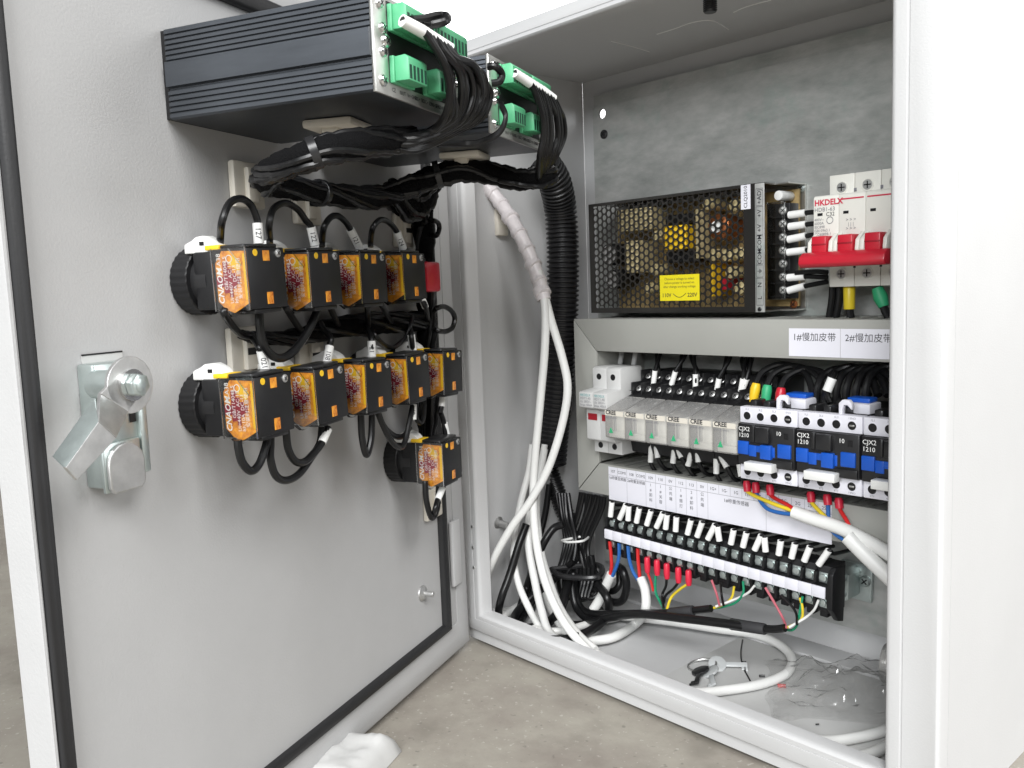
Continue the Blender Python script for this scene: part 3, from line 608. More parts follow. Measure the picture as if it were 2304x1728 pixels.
MB().cyl((0.1735, -0.0080, 0.0845), (0.1735, -0.0250, 0.0845), 0.0036, seg=20).build('voltage_adjuster', 'white_plastic', psu, 0.0005)
screw(psu, (0.1790, -0.0024, 0.0900), (0, -1, 0), 0.0030, 'zinc_bright'); screw(psu, (0.1760, -0.0076, 0.0045), (0, -1, 0), 0.0030, 'copper'); screw(psu, (w - 0.0034, yf - 0.0002, 0.0022), (0, -1, 0), 0.0016, 'black_satin')

# ================================================================ main circuit breaker
mcb = thing('circuit_breaker', 'cream three-pole circuit breaker with red handle at upper right', 'circuit breaker', (0.2747, 0.153, 0.2834))
pw = 0.0181
for k in range(3):
    a = pw * k + 0.00015; b_ = pw * (k + 1) - 0.00015
    o = [(0.0, 0.0), (-0.0350, 0.0), (-0.0350, 0.0150), (-0.0372, 0.0168), (-0.0560, 0.0168), (-0.0563, 0.0180), (-0.0563, 0.0595), (-0.0550, 0.0608), (-0.0350, 0.0612), (-0.0350, 0.0755), (0.0, 0.0755)]
    pole = MB().prism(o, 'x', a, b_).build('pole', 'cream', mcb, 0.0006)
    xc = (a + b_) / 2
    for z in (0.0088, 0.0668):
        MB().lathe([(0.0042, 0), (0.0042, 0.0006), (0.0034, 0.0006), (0.0034, 0.0)], (xc, -0.0350, z), (0, -1, 0), 24).build('screw_rim', 'cream', pole)
        MB().cyl((xc, -0.0351, z), (xc, -0.0356, z), 0.0033, seg=20).build('terminal_screw', 'steel', pole)
        m = MB(); m.box(xc - 0.0024, xc + 0.0024, -0.0358, -0.0355, z - 0.0004, z + 0.0004).box(xc - 0.0004, xc + 0.0004, -0.0358, -0.0355, z - 0.0024, z + 0.0024); m.build('screw_cross', 'black_plastic', pole, smooth=0)
    MB().box(a + 0.0030, a + 0.0066, -0.0565, -0.0560, 0.0476, 0.0494).build('indicator_window', 'black_plastic', pole, smooth=0)
    bx('toggle', 'red', mcb, xc - 0.0052, xc + 0.0052, -0.0660, -0.0550, 0.0215, 0.0340, 0.0010)
    bx('toggle_rib', 'red_dark', mcb, xc - 0.0050, xc + 0.0050, -0.0664, -0.0655, 0.0280, 0.0290, 0.0002)
    for sx in (-1, 1):
        MB().prism([(-0.0560, 0.0180), (-0.0625, 0.0190), (-0.0650, 0.0240), (-0.0640, 0.0305), (-0.0560, 0.0360)], 'x', xc + sx * 0.0074 - 0.0013, xc + sx * 0.0074 + 0.0013).build('toggle_guard', 'cream', pole, 0.0005)
    if k: MB().box(a + 0.001, b_ - 0.001, -0.0565, -0.0561, 0.0567, 0.0576).build('red_line', 'print_red', pole, smooth=0)
    if k: MB().box(xc - 0.0085 - 0.0009, xc - 0.0085 + 0.0009, -0.0353, -0.0349, 0.0632, 0.0655).build('clip_mark', 'ink_grey', pole, smooth=0)
    if k: MB().box(xc - 0.0088 - 0.0008, xc - 0.0088 + 0.0008, -0.0353, -0.0349, 0.0125, 0.0148).build('clip_mark', 'ink', pole, smooth=0)
hb = MB().prism([(-0.0560, 0.0135), (-0.0700, 0.0135), (-0.0725, 0.0160), (-0.0715, 0.0205), (-0.0670, 0.0235), (-0.0560, 0.0235)], 'x', -0.0022, 0.0560).build('handle_bar', 'red', mcb, 0.0010)
yt_ = -0.05655
ftext('printed_text', 'HKDELX', 0.0052, 0.0010, yt_, 0.0560, 'print_red', mcb, 'LEFT', bold=0.03)
ftext('printed_text', 'HDB1-63', 0.0038, 0.0010, yt_, 0.0515, 'ink_grey', mcb, 'LEFT'); ftext('printed_text', 'C32', 0.0036, 0.0092, yt_, 0.0482, 'ink', mcb, 'LEFT')
for i, s_ in enumerate(('400V~', '6000A', 'IEC898', 'GB10963.1', 'IEC60898-1')): ftext('printed_text', s_, 0.0025, 0.0010, yt_, 0.0450 - 0.0024 * i, 'ink_grey', mcb, 'LEFT')
MB().tube([Vector((0.0120 + 0.0022 * math.cos(a), yt_, 0.0443 + 0.0022 * math.sin(a))) for a in [2 * math.pi * i / 20 for i in range(21)]], 0.0002, 6).build('round_mark', 'ink_grey', mcb, smooth=0)
for i in range(3): ftext('printed_text', '> > >' if i != 1 else '| | |', 0.0030, 0.0265, yt_, 0.0435 - 0.0028 * i, 'ink_grey', mcb)

# ================================================================ surge protector at the left end of the row
sp = thing('surge_protector', 'pale grey two-pole surge protector with red flags at the left of the device row', 'surge protector', (0.0808, 0.138, 0.1509))
for k in range(2):
    a = 0.0154 * k + 0.0001; b_ = 0.0154 * (k + 1) - 0.0001
    o = [(0.016, 0.004), (-0.0250, 0.0), (-0.0530, 0.0), (-0.0530, 0.0110), (-0.0605, 0.0112), (-0.0618, 0.0125), (-0.0618, 0.0370), (-0.0605, 0.0385), (-0.0690, 0.0392), (-0.0704, 0.0405), (-0.0704, 0.0522), (-0.0690, 0.0530), (-0.0530, 0.0545), (-0.0530, 0.0705), (-0.0500, 0.0720), (-0.0260, 0.0720), (-0.0240, 0.0560), (-0.0420, 0.0520), (0.016, 0.0480)]
    md = MB().prism(o, 'x', a, b_).build('module', 'grey_plastic', sp, 0.0005)
    xc = (a + b_) / 2
    for z in (0.0062, 0.0640): MB().cyl((xc - 0.0005, -0.0531, z), (xc - 0.0005, -0.0528, z), 0.0026, seg=20).build('screw_hole', 'black_plastic', md)
    MB().box(a + 0.0020, a + 0.0120, -0.0621, -0.0616, 0.0285, 0.0340).build('red_flag', 'red_dark', md, smooth=0)
    for i, (s_, m) in enumerate((('HKDELX', 'print_teal'), ('HDY1-40', 'ink_grey'), ('Uc 385V~', 'ink_grey'), ('Imax 40kA', 'ink_grey'))): ftext('printed_text', s_, 0.0030, a + 0.0015, -0.07055, 0.0503 - 0.0027 * i, m, md, 'LEFT')

# ================================================================ relay modules
def relay(i):
    xl = 0.1122 + 0.0206 * i
    pos = ('first, beside the grey surge protector', 'second from the left', 'third from the left', 'fourth from the left', 'fifth from the left', 'sixth, beside the first contactor')[i]
    t = thing('relay', 'clear-cased relay on black socket, ' + pos, 'relay', (xl, 0.147, 0.1488), 0, 'relays in the middle row')
    ww = 0.0203
    sk = MB().prism([(0.007, 0.004), (-0.0380, 0.0), (-0.0500, 0.004), (-0.0530, 0.018), (-0.0560, 0.0205), (-0.0560, 0.0500), (-0.0460, 0.0530), (-0.0440, 0.0590), (-0.0320, 0.0625), (-0.0300, 0.0700), (0.007, 0.0690)], 'x', 0.0, ww).build('socket', 'black_plastic', t, 0.0005)
    for (x, y, z) in ((0.0050, -0.0455, 0.0560), (0.0150, -0.0455, 0.0560), (0.0050, -0.0330, 0.0650), (0.0150, -0.0330, 0.0650)):
        bx('terminal_wall', 'black_satin', sk, x - 0.0042, x - 0.0032, y - 0.0050, y + 0.008, z - 0.004, z + 0.0055, 0)
        screw(t, (x, y, z), (0, -0.8, 0.6), 0.0026, 'steel', 'terminal_screw', 0.0012)
    ca = MB().prism([(-0.0560, 0.0200), (-0.0820, 0.0200), (-0.0832, 0.0212), (-0.0832, 0.0425), (-0.0800, 0.0440), (-0.0560, 0.0508)], 'x', 0.0005, ww - 0.0005).build('clear_case', 'clear_smoke', t, 0.0006)
    bx('coil', 'cream', t, 0.0030, ww - 0.0030, -0.0780, -0.0560, 0.0225, 0.0400, 0.002)
    bx('coil_flange', 'cream', t, 0.0018, ww - 0.0018, -0.0800, -0.0745, 0.0205, 0.0255, 0.0006)
    bx('contact_arm', 'steel', t, 0.0060, 0.0085, -0.0795, -0.0770, 0.0240, 0.0390, 0.0003)
    bx('case_edge', 'nylon', t, 0.0008, ww - 0.0008, -0.0835, -0.0831, 0.0385, 0.0424, 0)
    ftext('printed_text', 'CREE', 0.0046, 0.0018, -0.0837, 0.0408, 'ink', t, 'LEFT', bold=0.03); ftext('printed_text', 'JQX-13F 24VDC', 0.0018, 0.0018, -0.0837, 0.0368, 'ink_grey', t, 'LEFT')
    MB().prism([(0.0040 + 0.0006, 0.0245), (0.0088, 0.0245), (0.0068, 0.0290)], 'y', -0.0836, -0.0833).build('green_pointer', 'print_green', t, smooth=0)
for i in range(6): relay(i)

# ================================================================ contactors
def contactor(j):
    pos = ('next to the relays', 'in the middle of three', 'cut off by the right edge of the cabinet')[j]
    t = thing('contactor', 'black contactor with blue and white front, ' + pos, 'contactor', (0.2362 + 0.0445 * j, 0.1315, 0.1525), 0, 'contactors at the right of the row')
    t.scale = (0.9636,) * 3; ww = 0.0456; bk = bx('base', 'black_plastic', t, 0.0004, ww - 0.0004, -0.0600, 0.022, 0.002, 0.051, 0.001)
    yp = -0.0674
    for (nm, z0, z1) in (('upper_terminal_cover', 0.0412, 0.0528), ('lower_terminal_cover', 0.0, 0.0112)):
        pl = bx(nm, 'paper', t, 0.0002, ww - 0.0002, yp, -0.0590, z0, z1, 0.0006)
        zc = (z0 + z1) / 2 - (0.0006 if z0 > 0.02 else -0.0004)
        for k in range(4):
            xc = 0.0062 + 0.0108 * k
            MB().lathe([(0.0034, -0.0002), (0.0034, 0.00035), (0.0029, 0.00035), (0.0029, -0.0002)], (xc, yp, zc), (0, -1, 0), 24).build('screw_rim', 'paper', pl)
            MB().cyl((xc, yp - 0.00004, zc), (xc, yp + 0.0004, zc), 0.0029, seg=20).build('screw_hole', 'black_plastic', pl)
            if k == 3: MB().box(xc - 0.0018, xc + 0.0016, yp - 0.0003, yp, zc - 0.0006, zc + 0.0006).build('screw_head', 'steel', pl, 0.0002)
            ftext('printed_text', (('1L1', '3L2', '5L3', '13NO') if z0 > 0.02 else ('2T1', '4T2', '6T3', '14NO'))[k], 0.0020, xc, yp - 0.00008, (z1 - 0.0017) if z0 > 0.02 else (z0 + 0.0016), 'ink_grey', pl)
    c = bx('center_block', 'black_satin', t, 0.0004, ww - 0.0004, -0.0706, -0.0600, 0.0114, 0.0410, 0.0008)
    bx('raised_step', 'black_satin', t, 0.0128, 0.0155, -0.0735, -0.0700, 0.0290, 0.0405, 0.0008); bx('raised_guide', 'black_satin', t, 0.0165, 0.0275, -0.0745, -0.0700, 0.0290, 0.0400, 0.0008)
    bx('lower_step', 'black_satin', t, 0.0290, ww - 0.001, -0.0725, -0.0700, 0.0120, 0.0180, 0.0006)
    for (x0, x1, y1, z0, z1) in ((0.0010, 0.0096, -0.0722, 0.0190, 0.0285), (0.0096, 0.0155, -0.0712, 0.0180, 0.0262), (0.0200, 0.0285, -0.0735, 0.0175, 0.0275), (0.0330, 0.0430, -0.0722, 0.0195, 0.0292)):
        bx('blue_window', 'blue', t, x0, x1, y1, -0.0690, z0, z1, 0.0005)
    bx('blue_bridge', 'blue', t, 0.0150, 0.0205, -0.0709, -0.0690, 0.0215, 0.0262, 0.0002); bx('blue_bridge', 'blue', t, 0.0282, 0.0302, -0.0709, -0.0690, 0.0190, 0.0262, 0.0002)
    bx('label_tab', 'white_plastic', t, 0.0105, 0.0325, -0.0790, -0.0710, 0.0092, 0.0152, 0.0006)
    ftext('printed_text', 'CJX2', 0.0043, 0.0010, -0.07068, 0.0372, 'print_white', c, 'LEFT'); ftext('printed_text', '1210', 0.0043, 0.0010, -0.07068, 0.0326, 'print_white', c, 'LEFT')
    ftext('printed_text', '10', 0.0042, 0.0310, -0.07068, 0.0362, 'print_white', c, 'LEFT')
    bx('aux_slot', 'black_plastic', t, 0.0375, 0.0405, -0.0710, -0.0700, 0.0330, 0.0372, 0)
    # coil terminals at the back
    bx('coil_terminal', 'paper', t, 0.0235, 0.0420, -0.0500, -0.0330, 0.0515, 0.0585, 0.001); bx('coil_terminal_cap', 'blue', t, 0.0240, 0.0400, -0.0460, -0.0340, 0.0585, 0.0618, 0.001)
    MB().prism([(0.0275, 0.0515), (0.0275, 0.0600), (0.0300, 0.0625), (0.0345, 0.0625), (0.0365, 0.0600), (0.0365, 0.0560), (0.0335, 0.0590), (0.0310, 0.0590), (0.0300, 0.0560), (0.0300, 0.0515)], 'y', -0.0640, -0.0600).build('wire_clip', 'paper', t, 0.0004)
    for k in range(3): bx('wire_boot', 'black_satin', t, 0.0035 + 0.0108 * k, 0.0092 + 0.0108 * k, -0.0600, -0.0470, 0.0505, 0.0570, 0.0012)
    return t
for j in range(3): contactor(j)

# ================================================================ terminal strip
ts = thing('terminal_strip', 'long black barrier terminal strip with white marker strip and metal end bracket', 'terminal strip', (0.0932, 0.153, 0.0828)); ts.rotation_euler = (0, R(1.25), 0)
np_ = 20; pt = 0.2000 / np_
bx('base', 'black_plastic', ts, -0.001, 0.2010, -0.0660, -0.0480, -0.0155, 0.0170, 0.001)
for k in range(np_ + 1):
    MB().prism([(-0.0480, -0.0160), (-0.0690, -0.0150), (-0.0700, -0.0050), (-0.0715, -0.0046), (-0.0715, 0.0046), (-0.0700, 0.0050), (-0.0690, 0.0125), (-0.0480, 0.0170)], 'x', pt * k - 0.0009, pt * k + 0.0009).build('barrier', 'black_plastic', ts, smooth=0)
    if k < np_:
        MB().box(pt * k + 0.0009, pt * (k + 1) - 0.0009, -0.0712, -0.0640, -0.0042, 0.0042).build('center_rib', 'black_plastic', ts, smooth=0)
        for z in (0.0085, -0.0090):
            sc = MB().cyl((pt * (k + 0.5), -0.0660, z), (pt * (k + 0.5), -0.0685, z), 0.0027, seg=16).box(pt * (k + 0.5) - 0.0034, pt * (k + 0.5) + 0.0034, -0.0668, -0.0659, z - 0.0036, z + 0.0036).build('terminal_screw', 'zinc_bright', ts, 0.0003)
        bx('marker', 'paper', ts, pt * k + 0.0007 - (0.0012 if k else 0), pt * (k + 1) - 0.0006, -0.0730, -0.0716, -0.0040, 0.0040, 0.0003)
        bx('lower_skirt', 'black_plastic', ts, pt * k + 0.0012, pt * (k + 1) - 0.0030, -0.0640, -0.0540, -0.0205, -0.0150, 0.0006)
MB().prism([(-0.0570, -0.0225), (-0.0640, -0.0205), (-0.0735, -0.0100), (-0.0735, 0.0140), (-0.0690, 0.0180), (-0.0560, 0.0170)], 'x', 0.2011, 0.2052).build('end_cap', 'black_plastic', ts, 0.0008)
br = MB().box(0.1740, 0.1980, -0.0020, 0.0012, -0.0270, 0.0010).prism([(0.1790, -0.0220), (0.1790, -0.0040), (0.1850, 0.0000), (0.1890, -0.0040), (0.1890, -0.0220), (0.1840, -0.0250)], 'y', -0.0190, -0.0020).build('end_bracket', 'zinc_bright', ts, 0.0006)
screw(ts, (0.1842, -0.0190, -0.0065), (0, -1, 0), 0.0035, 'zinc_bright'); screw(ts, (0.1935, -0.0022, -0.0110), (0, -1, 0), 0.0042, 'zinc_bright'); screw(ts, (0.1842, -0.0190, -0.0185), (0, -1, 0), 0.0034, 'zinc_bright')

# ================================================================ wiring on the door
def D_(n, *pts): return [PD(p[0], p[1], p[2] if len(p) > 2 else n) for p in pts]
def Y_(y, *pts): return [PY(p[0], p[1], p[2] if len(p) > 2 else y) for p in pts]
def Z_(z, *pts): return [PZ(p[0], p[1], p[2] if len(p) > 2 else z) for p in pts]
ORD = 'first second third fourth fifth sixth seventh eighth ninth tenth eleventh twelfth thirteenth fourteenth fifteenth sixteenth seventeenth eighteenth nineteenth twentieth'.split()
RW = 0.00185
def dwire(label, n, pts, sl=None, r=RW, num='', rs=None):
    P = D_(n, *pts); ss = []
    if sl: ss.append((PD(sl[0], sl[1], n), PD(sl[2], sl[3], n), num, rs or 0.0026))
    return wire('black_wire', label, P, r, 'wire_black', 'wire', 'black wires between the switch blocks', sleeves=ss)
up = 'black wire arching over the upper switch row, %s arch'
dwire(up % 'leftmost', 0.032, [(495, 548, 0.024), (496, 533, 0.024), (500, 497), (516, 458), (542, 447), (564, 461), (577, 490), (579.4, 502), (582.6, 550)], (579.4, 502, 582.6, 548), num='127')
dwire(up % 'second', 0.032, [(607, 548, 0.024), (607, 535, 0.024), (605.6, 506), (615, 471), (641, 457), (669.5, 471), (688.7, 497), (700, 511), (709, 553)], (700, 511, 709, 551), num='122')
dwire(up % 'third', 0.032, [(725, 555, 0.024), (725, 541, 0.024), (728.6, 512.6), (743, 490), (759, 485.5), (775, 497), (788, 516), (808.5, 558)], (788, 516, 808.5, 556), num='121')
dwire(up % 'rightmost', 0.032, [(834, 556, 0.024), (834, 541, 0.024), (839, 513), (855, 495), (874, 500), (893, 522), (907.5, 562)], (893, 522, 907.5, 560), num='124')
dwire('black wire with numbered sleeve from first upper block to first lower block', 0.030, [(505, 695, 0.036), (505, 707, 0.036), (522.5, 733), (542, 752, 0.022), (567, 759, 0.022), (583, 781), (588, 789), (598.6, 842)], (588, 789, 598.6, 840), num='021')
dwire('thick black wire hanging in a loop between the first two upper blocks', 0.034, [(583, 690), (583, 704), (585, 739), (593, 775), (612, 800), (637, 805), (663, 787), (689, 752), (711, 707), (714, 690)], r=0.0023)
dwire('black wire from the second upper block down into the horizontal loom', 0.026, [(643, 690, 0.034), (647, 698, 0.034), (669.5, 733, 0.02), (680, 745, 0.012)])
dwire('black wire from the third upper block down into the horizontal loom', 0.026, [(738, 680, 0.034), (743, 691, 0.034), (757, 723, 0.02), (764, 735, 0.012)])
dwire('black wire from the fourth upper block down into the horizontal loom', 0.026, [(855, 680, 0.034), (861, 691, 0.034), (877, 720, 0.02), (884, 732, 0.012)])
dwire('black wire dropping from the third upper block, nearly straight', 0.030, [(826, 675), (827, 700), (828, 730, 0.02), (829, 745, 0.012)])
dwire('black wire with white sleeve below the right end of the upper row', 0.036, [(944, 655), (949, 672), (958, 693), (962, 720, 0.02)], (949, 671, 957, 691), rs=0.0024)
dwire('black wire with white sleeve entering the second lower block', 0.030, [(722, 728, 0.012), (730, 743, 0.022), (744.6, 762), (741, 781), (733, 828)], (742, 779, 733, 826), num='108')
dwire('black wire with white sleeve entering the third lower block', 0.030, [(818, 720, 0.012), (826, 736, 0.022), (835.6, 765), (837, 812)], (835.6, 767, 837, 807), num='21')
dwire('thin black wire loop between the third and fourth lower blocks', 0.026, [(836, 738, 0.014), (842, 752), (864, 775), (887, 781), (912, 759), (925, 727), (928, 710, 0.016)], r=0.0015)
dwire('black wire with white sleeve entering the fourth lower block', 0.030, [(922, 735, 0.014), (925, 752), (930, 796)], (925, 754, 930, 792), num='113')
lo = 'black wire loop below the lower row, '
dwire(lo + 'leftmost small loop', 0.036, [(535, 990), (536.5, 1007), (545, 1040), (564.5, 1060), (584, 1043), (599, 1000.5), (601, 985)], r=0.0021)
dwire(lo + 'lowest wide loop', 0.036, [(609, 975), (609, 1000), (609, 1033.5), (620.6, 1070), (643.7, 1081), (673, 1066.5), (700, 1030), (719.6, 997), (724.6, 960)], r=0.0021)
dwire(lo + 'with a white sleeve on its right end', 0.038, [(642, 958), (643.7, 971), (648.7, 1010), (663.5, 1037), (683, 1040), (703, 1023.6), (724.6, 995.6), (738, 960)], (738, 966, 724.6, 995.6), r=0.0021, rs=0.0024)
dwire(lo + 'narrow deep loop under the third block', 0.036, [(811, 915), (812, 934.5), (815, 987), (825, 1023.6), (835, 987), (837, 931), (837, 915)], r=0.0021)
dwire(lo + 'slack curve right of the narrow loop', 0.032, [(846, 905), (850, 924.6), (865, 961), (888, 981), (908, 981), (922, 962)], r=0.0019)
dwire(lo + 'with a printed sleeve beside the single block', 0.036, [(848, 915), (852, 934), (875, 984), (898, 1007), (911, 994), (921, 951), (930, 905)], (930, 910, 929, 944), num='18', r=0.0019, rs=0.0024)
dwire('small black wire loop between the lower row and the single block', 0.030, [(938, 905), (935, 925), (938, 945), (946, 952), (953, 940), (955, 910)], r=0.0016)
dwire('black wire with white sleeve beside the right end of the lower row', 0.036, [(999, 862), (997, 885), (993.6, 914.7), (990, 930)], (997, 885, 993.6, 914.7), rs=0.0022)
dwire('black wire with white sleeve entering the top of the single block', 0.036, [(992, 930), (998, 948), (1004, 985)], (1000, 952, 1005, 977), rs=0.0024)
dwire('black wire loop hanging below the single block', 0.034, [(957, 1082), (957, 1093), (960.6, 1132.5), (972, 1165.5), (984, 1142), (987, 1093), (987, 1082)], r=0.0021)
dwire('black wire with white sleeve leaving the bottom of the single block', 0.038, [(998, 1085), (995, 1099.5), (985, 1124), (978, 1150), (976, 1165, 0.02)], (996, 1098, 985, 1124), rs=0.0024)
dwire('black wire ring beside the frame, level with the gap between the rows', 0.030, [(978, 700, 0.02), (984, 693), (1000, 690), (1016, 700), (1023, 716), (1018, 737), (1002, 746), (984, 744), (976, 738, 0.02)], r=0.0019)
dwire('small black wire ring beside the frame, above the red switch', 0.030, [(966, 500, 0.02), (974, 496), (986, 502), (988, 517), (982, 530), (970, 530, 0.02)], r=0.0018)
# looms
def loom(name, label, P, r, m='braid', sub=8, n=7, twist=38.0, lumps=0.10):
    path = smoothpath(P, sub); o0 = path[0].copy(); N = len(path); rl = list(r) if isinstance(r, (list, tuple)) else [r, r]
    rr = []
    for i in range(N):
        t = i / (N - 1) * (len(rl) - 1); k = min(int(t), len(rl) - 2); rr.append((rl[k] + (rl[k + 1] - rl[k]) * (t - k)) * (1 + lumps * math.sin(i * 1.7) * math.sin(i * 0.61 + 1)))
    o = MB().tube([p - o0 for p in path], [q * 0.86 for q in rr], 16).build(name, m); o.location = o0; tag(o, label, 'wiring loom')
    for w_i in range(n):                              # wires lying along the bundle
        a = None; pts = []; ph = 2 * math.pi * w_i / n + random.uniform(-0.3, 0.3); d = 0.0; tw = twist * random.uniform(0.4, 1.2); rf = random.uniform(0.78, 0.92)
        for i, p in enumerate(path):
            t = (path[min(i + 1, N - 1)] - path[max(i - 1, 0)]).normalized()
            a = t.orthogonal().normalized() if a is None else (a - t * a.dot(t)).normalized()
            b2 = t.cross(a); d += 0 if i == 0 else (p - path[i - 1]).length; g = ph + tw * d + 0.15 * math.sin(i * 0.35 + w_i)
            pts.append(p - o0 + (a * math.cos(g) + b2 * math.sin(g)) * rr[i] * rf)
        MB().tube(pts, [q * 0.20 + 0.0002 for q in rr], 8).build('strand', 'wire_black', o)
    return o, path, rr
lm, path, rr = loom('wiring_loom', 'black braided loom looping under the controller boxes toward the cabinet', D_(0.06, (930, 313, 0.105), (850, 318, 0.102), (760, 330, 0.098), (690, 350, 0.090), (625, 376, 0.070), (598, 396, 0.050), (604, 413, 0.036), (650, 424, 0.030), (720, 434, 0.028), (800, 445, 0.028), (870, 440, 0.032), (930, 415, 0.045), (985, 393, 0.06), (1045, 383, 0.075), (1110, 392, 0.090), (1165, 405, 0.105), (1205, 402, 0.115), (1235, 385, 0.120)), [0.0062, 0.0070, 0.0070, 0.0068, 0.0066, 0.0066, 0.0070, 0.0080, 0.0082, 0.0072, 0.0074, 0.0085])
for (i, k) in ((22, 0), (64, 1), (96, 2)):
    a = path[i] - path[0]; b_ = path[i + 1] - path[0]; r_ = rr[i] if isinstance(rr, list) else rr
    MB().lathe([(r_ * 1.0, -0.002), (r_ * 1.09, -0.0018), (r_ * 1.09, 0.0018), (r_ * 1.0, 0.002)], a, (b_ - a), 18).build('cable_tie', 'black_satin', lm)
loom('wiring_loom', 'black horizontal loom between the two switch rows', D_(0.012, (540, 752, 0.010), (575, 760), (640, 762), (720, 746), (800, 733), (880, 728), (945, 722), (966, 722)), [0.0022, 0.0035, 0.0042, 0.0060, 0.0075, 0.0080, 0.0078, 0.0070])
loom('wiring_loom', 'black vertical loom down the hinge side of the door', D_(0.014, (905, 440, 0.03), (938, 458, 0.02), (953, 500), (957, 600), (958, 700), (960, 800), (962, 900), (964, 985)), [0.0105, 0.0115, 0.0085, 0.0072, 0.0070, 0.0075, 0.0085, 0.0060])
loom('wiring_loom', 'thick black wire bunch filling the corner above the red switch', D_(0.03, (880, 430, 0.03), (915, 452, 0.03), (940, 440, 0.035), (970, 405, 0.045)), [0.008, 0.0135, 0.0140, 0.0095])
# cable tie mounts
def mount(label, px, py, s, rot=0.0):
    p = PD(px, py, 0.0); t = thing('cable_tie_mount', label, 'cable mount', p, DROT, 'adhesive cable tie mounts')
    bx('pad', 'nylon', t, -s, s, -0.0045, 0.0, -s, s, 0.0015)
    bx('saddle', 'nylon', t, -s * 0.35, s * 0.35, -0.0075, -0.0040, -s * 0.75, s * 0.75, 0.001)
    MB().box(-s * 0.30, s * 0.30, -0.0077, -0.0074, -s * 0.14, s * 0.14).build('slot', 'black_plastic', t, smooth=0); return t
mount('pale adhesive cable mount under the left end of the braided loom', 548, 418, 0.0125)
mount('pale adhesive cable mount beneath the loom above the second upper block', 682, 460, 0.0125)
mount('pale adhesive cable mount between the first blocks of both rows', 545, 790, 0.0135)
mount('pale adhesive cable mount between the second blocks of both rows', 690, 800, 0.0130)
mount('pale adhesive cable mount behind the fourth upper block wire', 900, 520, 0.0120)
mount('pale adhesive cable mount right of the fourth lower block sleeve', 955, 770, 0.0120)
mount('pale adhesive cable mount behind the wire of the single block', 968, 1130, 0.0125)
def box_mount(label, px, py):
    p = hit(px, py, (0, 0, 1), 0.3787); t = thing('cable_tie_mount', label, 'cable mount', p, DROT + R(8), 'adhesive cable tie mounts')
    bx('pad', 'nylon', t, -0.0135, 0.0135, -0.0135, 0.0135, -0.0045, -0.0002, 0.0015); bx('saddle', 'nylon', t, -0.010, 0.010, -0.0045, 0.0045, -0.0080, -0.0040, 0.001)
    MB().box(-0.0012, 0.0012, -0.0050, 0.0050, -0.0125, -0.0078).build('cable_tie', 'black_satin', t)
box_mount('pale square cable mount stuck under the nearer controller box', 760, 274); box_mount('pale square cable mount stuck under the farther controller box', 1046, 345)
# wires from the green plugs
n1 = 0.1300
for k in range(9):
    f = k / 8.0; sx = 975 + 82 * f; sy = 74 + 34 * f; j = random.uniform(-6, 6)
    a = (905 + 78 * f, 46 + 46 * f); b_ = (a[0] + 46 - 14 * f, a[1] + 24 - 6 * f)
    pts = [PD(a[0], a[1], n1), PD(b_[0], b_[1], n1 + 0.004), PD(b_[0] + 22 + j, b_[1] + 30, n1 + 0.006), PD(1000 + 84 * f + j, 150 + 14 * f - 2 * j, n1 + 0.006 + 0.0006 * j), PD(1010 + 82 * f + 2 * j, 205 + 10 * f, n1 + 0.004), PD(1004 + 56 * f - j, 258 + 8 * f, n1 - 0.002), PD(975 + 20 * f, 292 + j, n1 - 0.012), PD(935, 306 + 16 * f, 0.112), PD(885, 306 + 18 * f, 0.104)]
    wire('signal_wire', 'black wire curving from the nearer controller\'s green plugs into the braided loom', pts, 0.00165 if k % 3 else 0.0019, 'wire_black', 'wire', 'signal wires of the nearer controller', sleeves=[(pts[0], pts[1], '', 0.0027)])
for k in range(5):
    f = k / 4.0; j = random.uniform(-3, 3)
    pts = [PD(1030 + 14 * k, 150 + 6 * k, n1), PD(1058 + 9 * k, 172 + 4 * k, n1 + 0.004), PD(1064 + 10 * k, 215, n1 + 0.004), PD(1046 + 10 * k, 262 + j, n1), PD(1000 + 8 * k, 296, n1 - 0.012), PD(940, 322 + 4 * k, 0.11), PD(885, 312 + 5 * k, 0.104)]
    wire('signal_wire', 'black wire from the lower plug of the nearer controller, behind the main bunch', pts, 0.0016, 'wire_black', 'wire', 'signal wires of the nearer controller lower plug')
w_ = wire('jumper_wire', 'black wire loop sticking out against the white background above the plugs', D_(n1, (925, 46), (950, 44), (985, 36), (1006, 38, n1 + 0.004), (1000, 48, n1 + 0.006), (965, 56), (945, 54)), 0.0021, 'wire_black')
for k in range(9):
    f = k / 8.0; j = random.uniform(-6, 6)
    a = (1158 + 62 * f, 164 + 38 * f); b_ = (a[0] + 34 - 8 * f, a[1] + 24 - 4 * f)
    pts = [PD(a[0], a[1], n1), PD(b_[0], b_[1], n1 + 0.004), PD(b_[0] + 14, b_[1] + 26, n1 + 0.005), PD(1216 + 56 * f + j, 262 + 6 * f, n1 + 0.004), PD(1218 + 56 * f + j, 308, n1 + 0.002), PD(1214 + 38 * f, 352, n1 - 0.002), PD(1212 + 20 * f, 392 + j, 0.120), PD(1205, 412, 0.112)]
    wire('signal_wire', 'black wire falling from the farther controller\'s green plugs into the loom', pts, 0.0016 if k % 3 else 0.0019, 'wire_black', 'wire', 'signal wires of the farther controller', sleeves=[(pts[0], pts[1], '', 0.0026)])
for k in range(3): wire('signal_wire', 'thin black wire swinging from the farther box edge back to the loom', D_(n1, (1128, 232 + 4 * k), (1138, 262 + 3 * k, n1 + 0.004), (1122, 296 + 3 * k, n1), (1080, 318 + 2 * k, 0.12), (1040, 322 + 2 * k, 0.112), (985, 326, 0.106)), 0.0013, 'wire_black', 'wire', 'thin wires in front of the farther box')
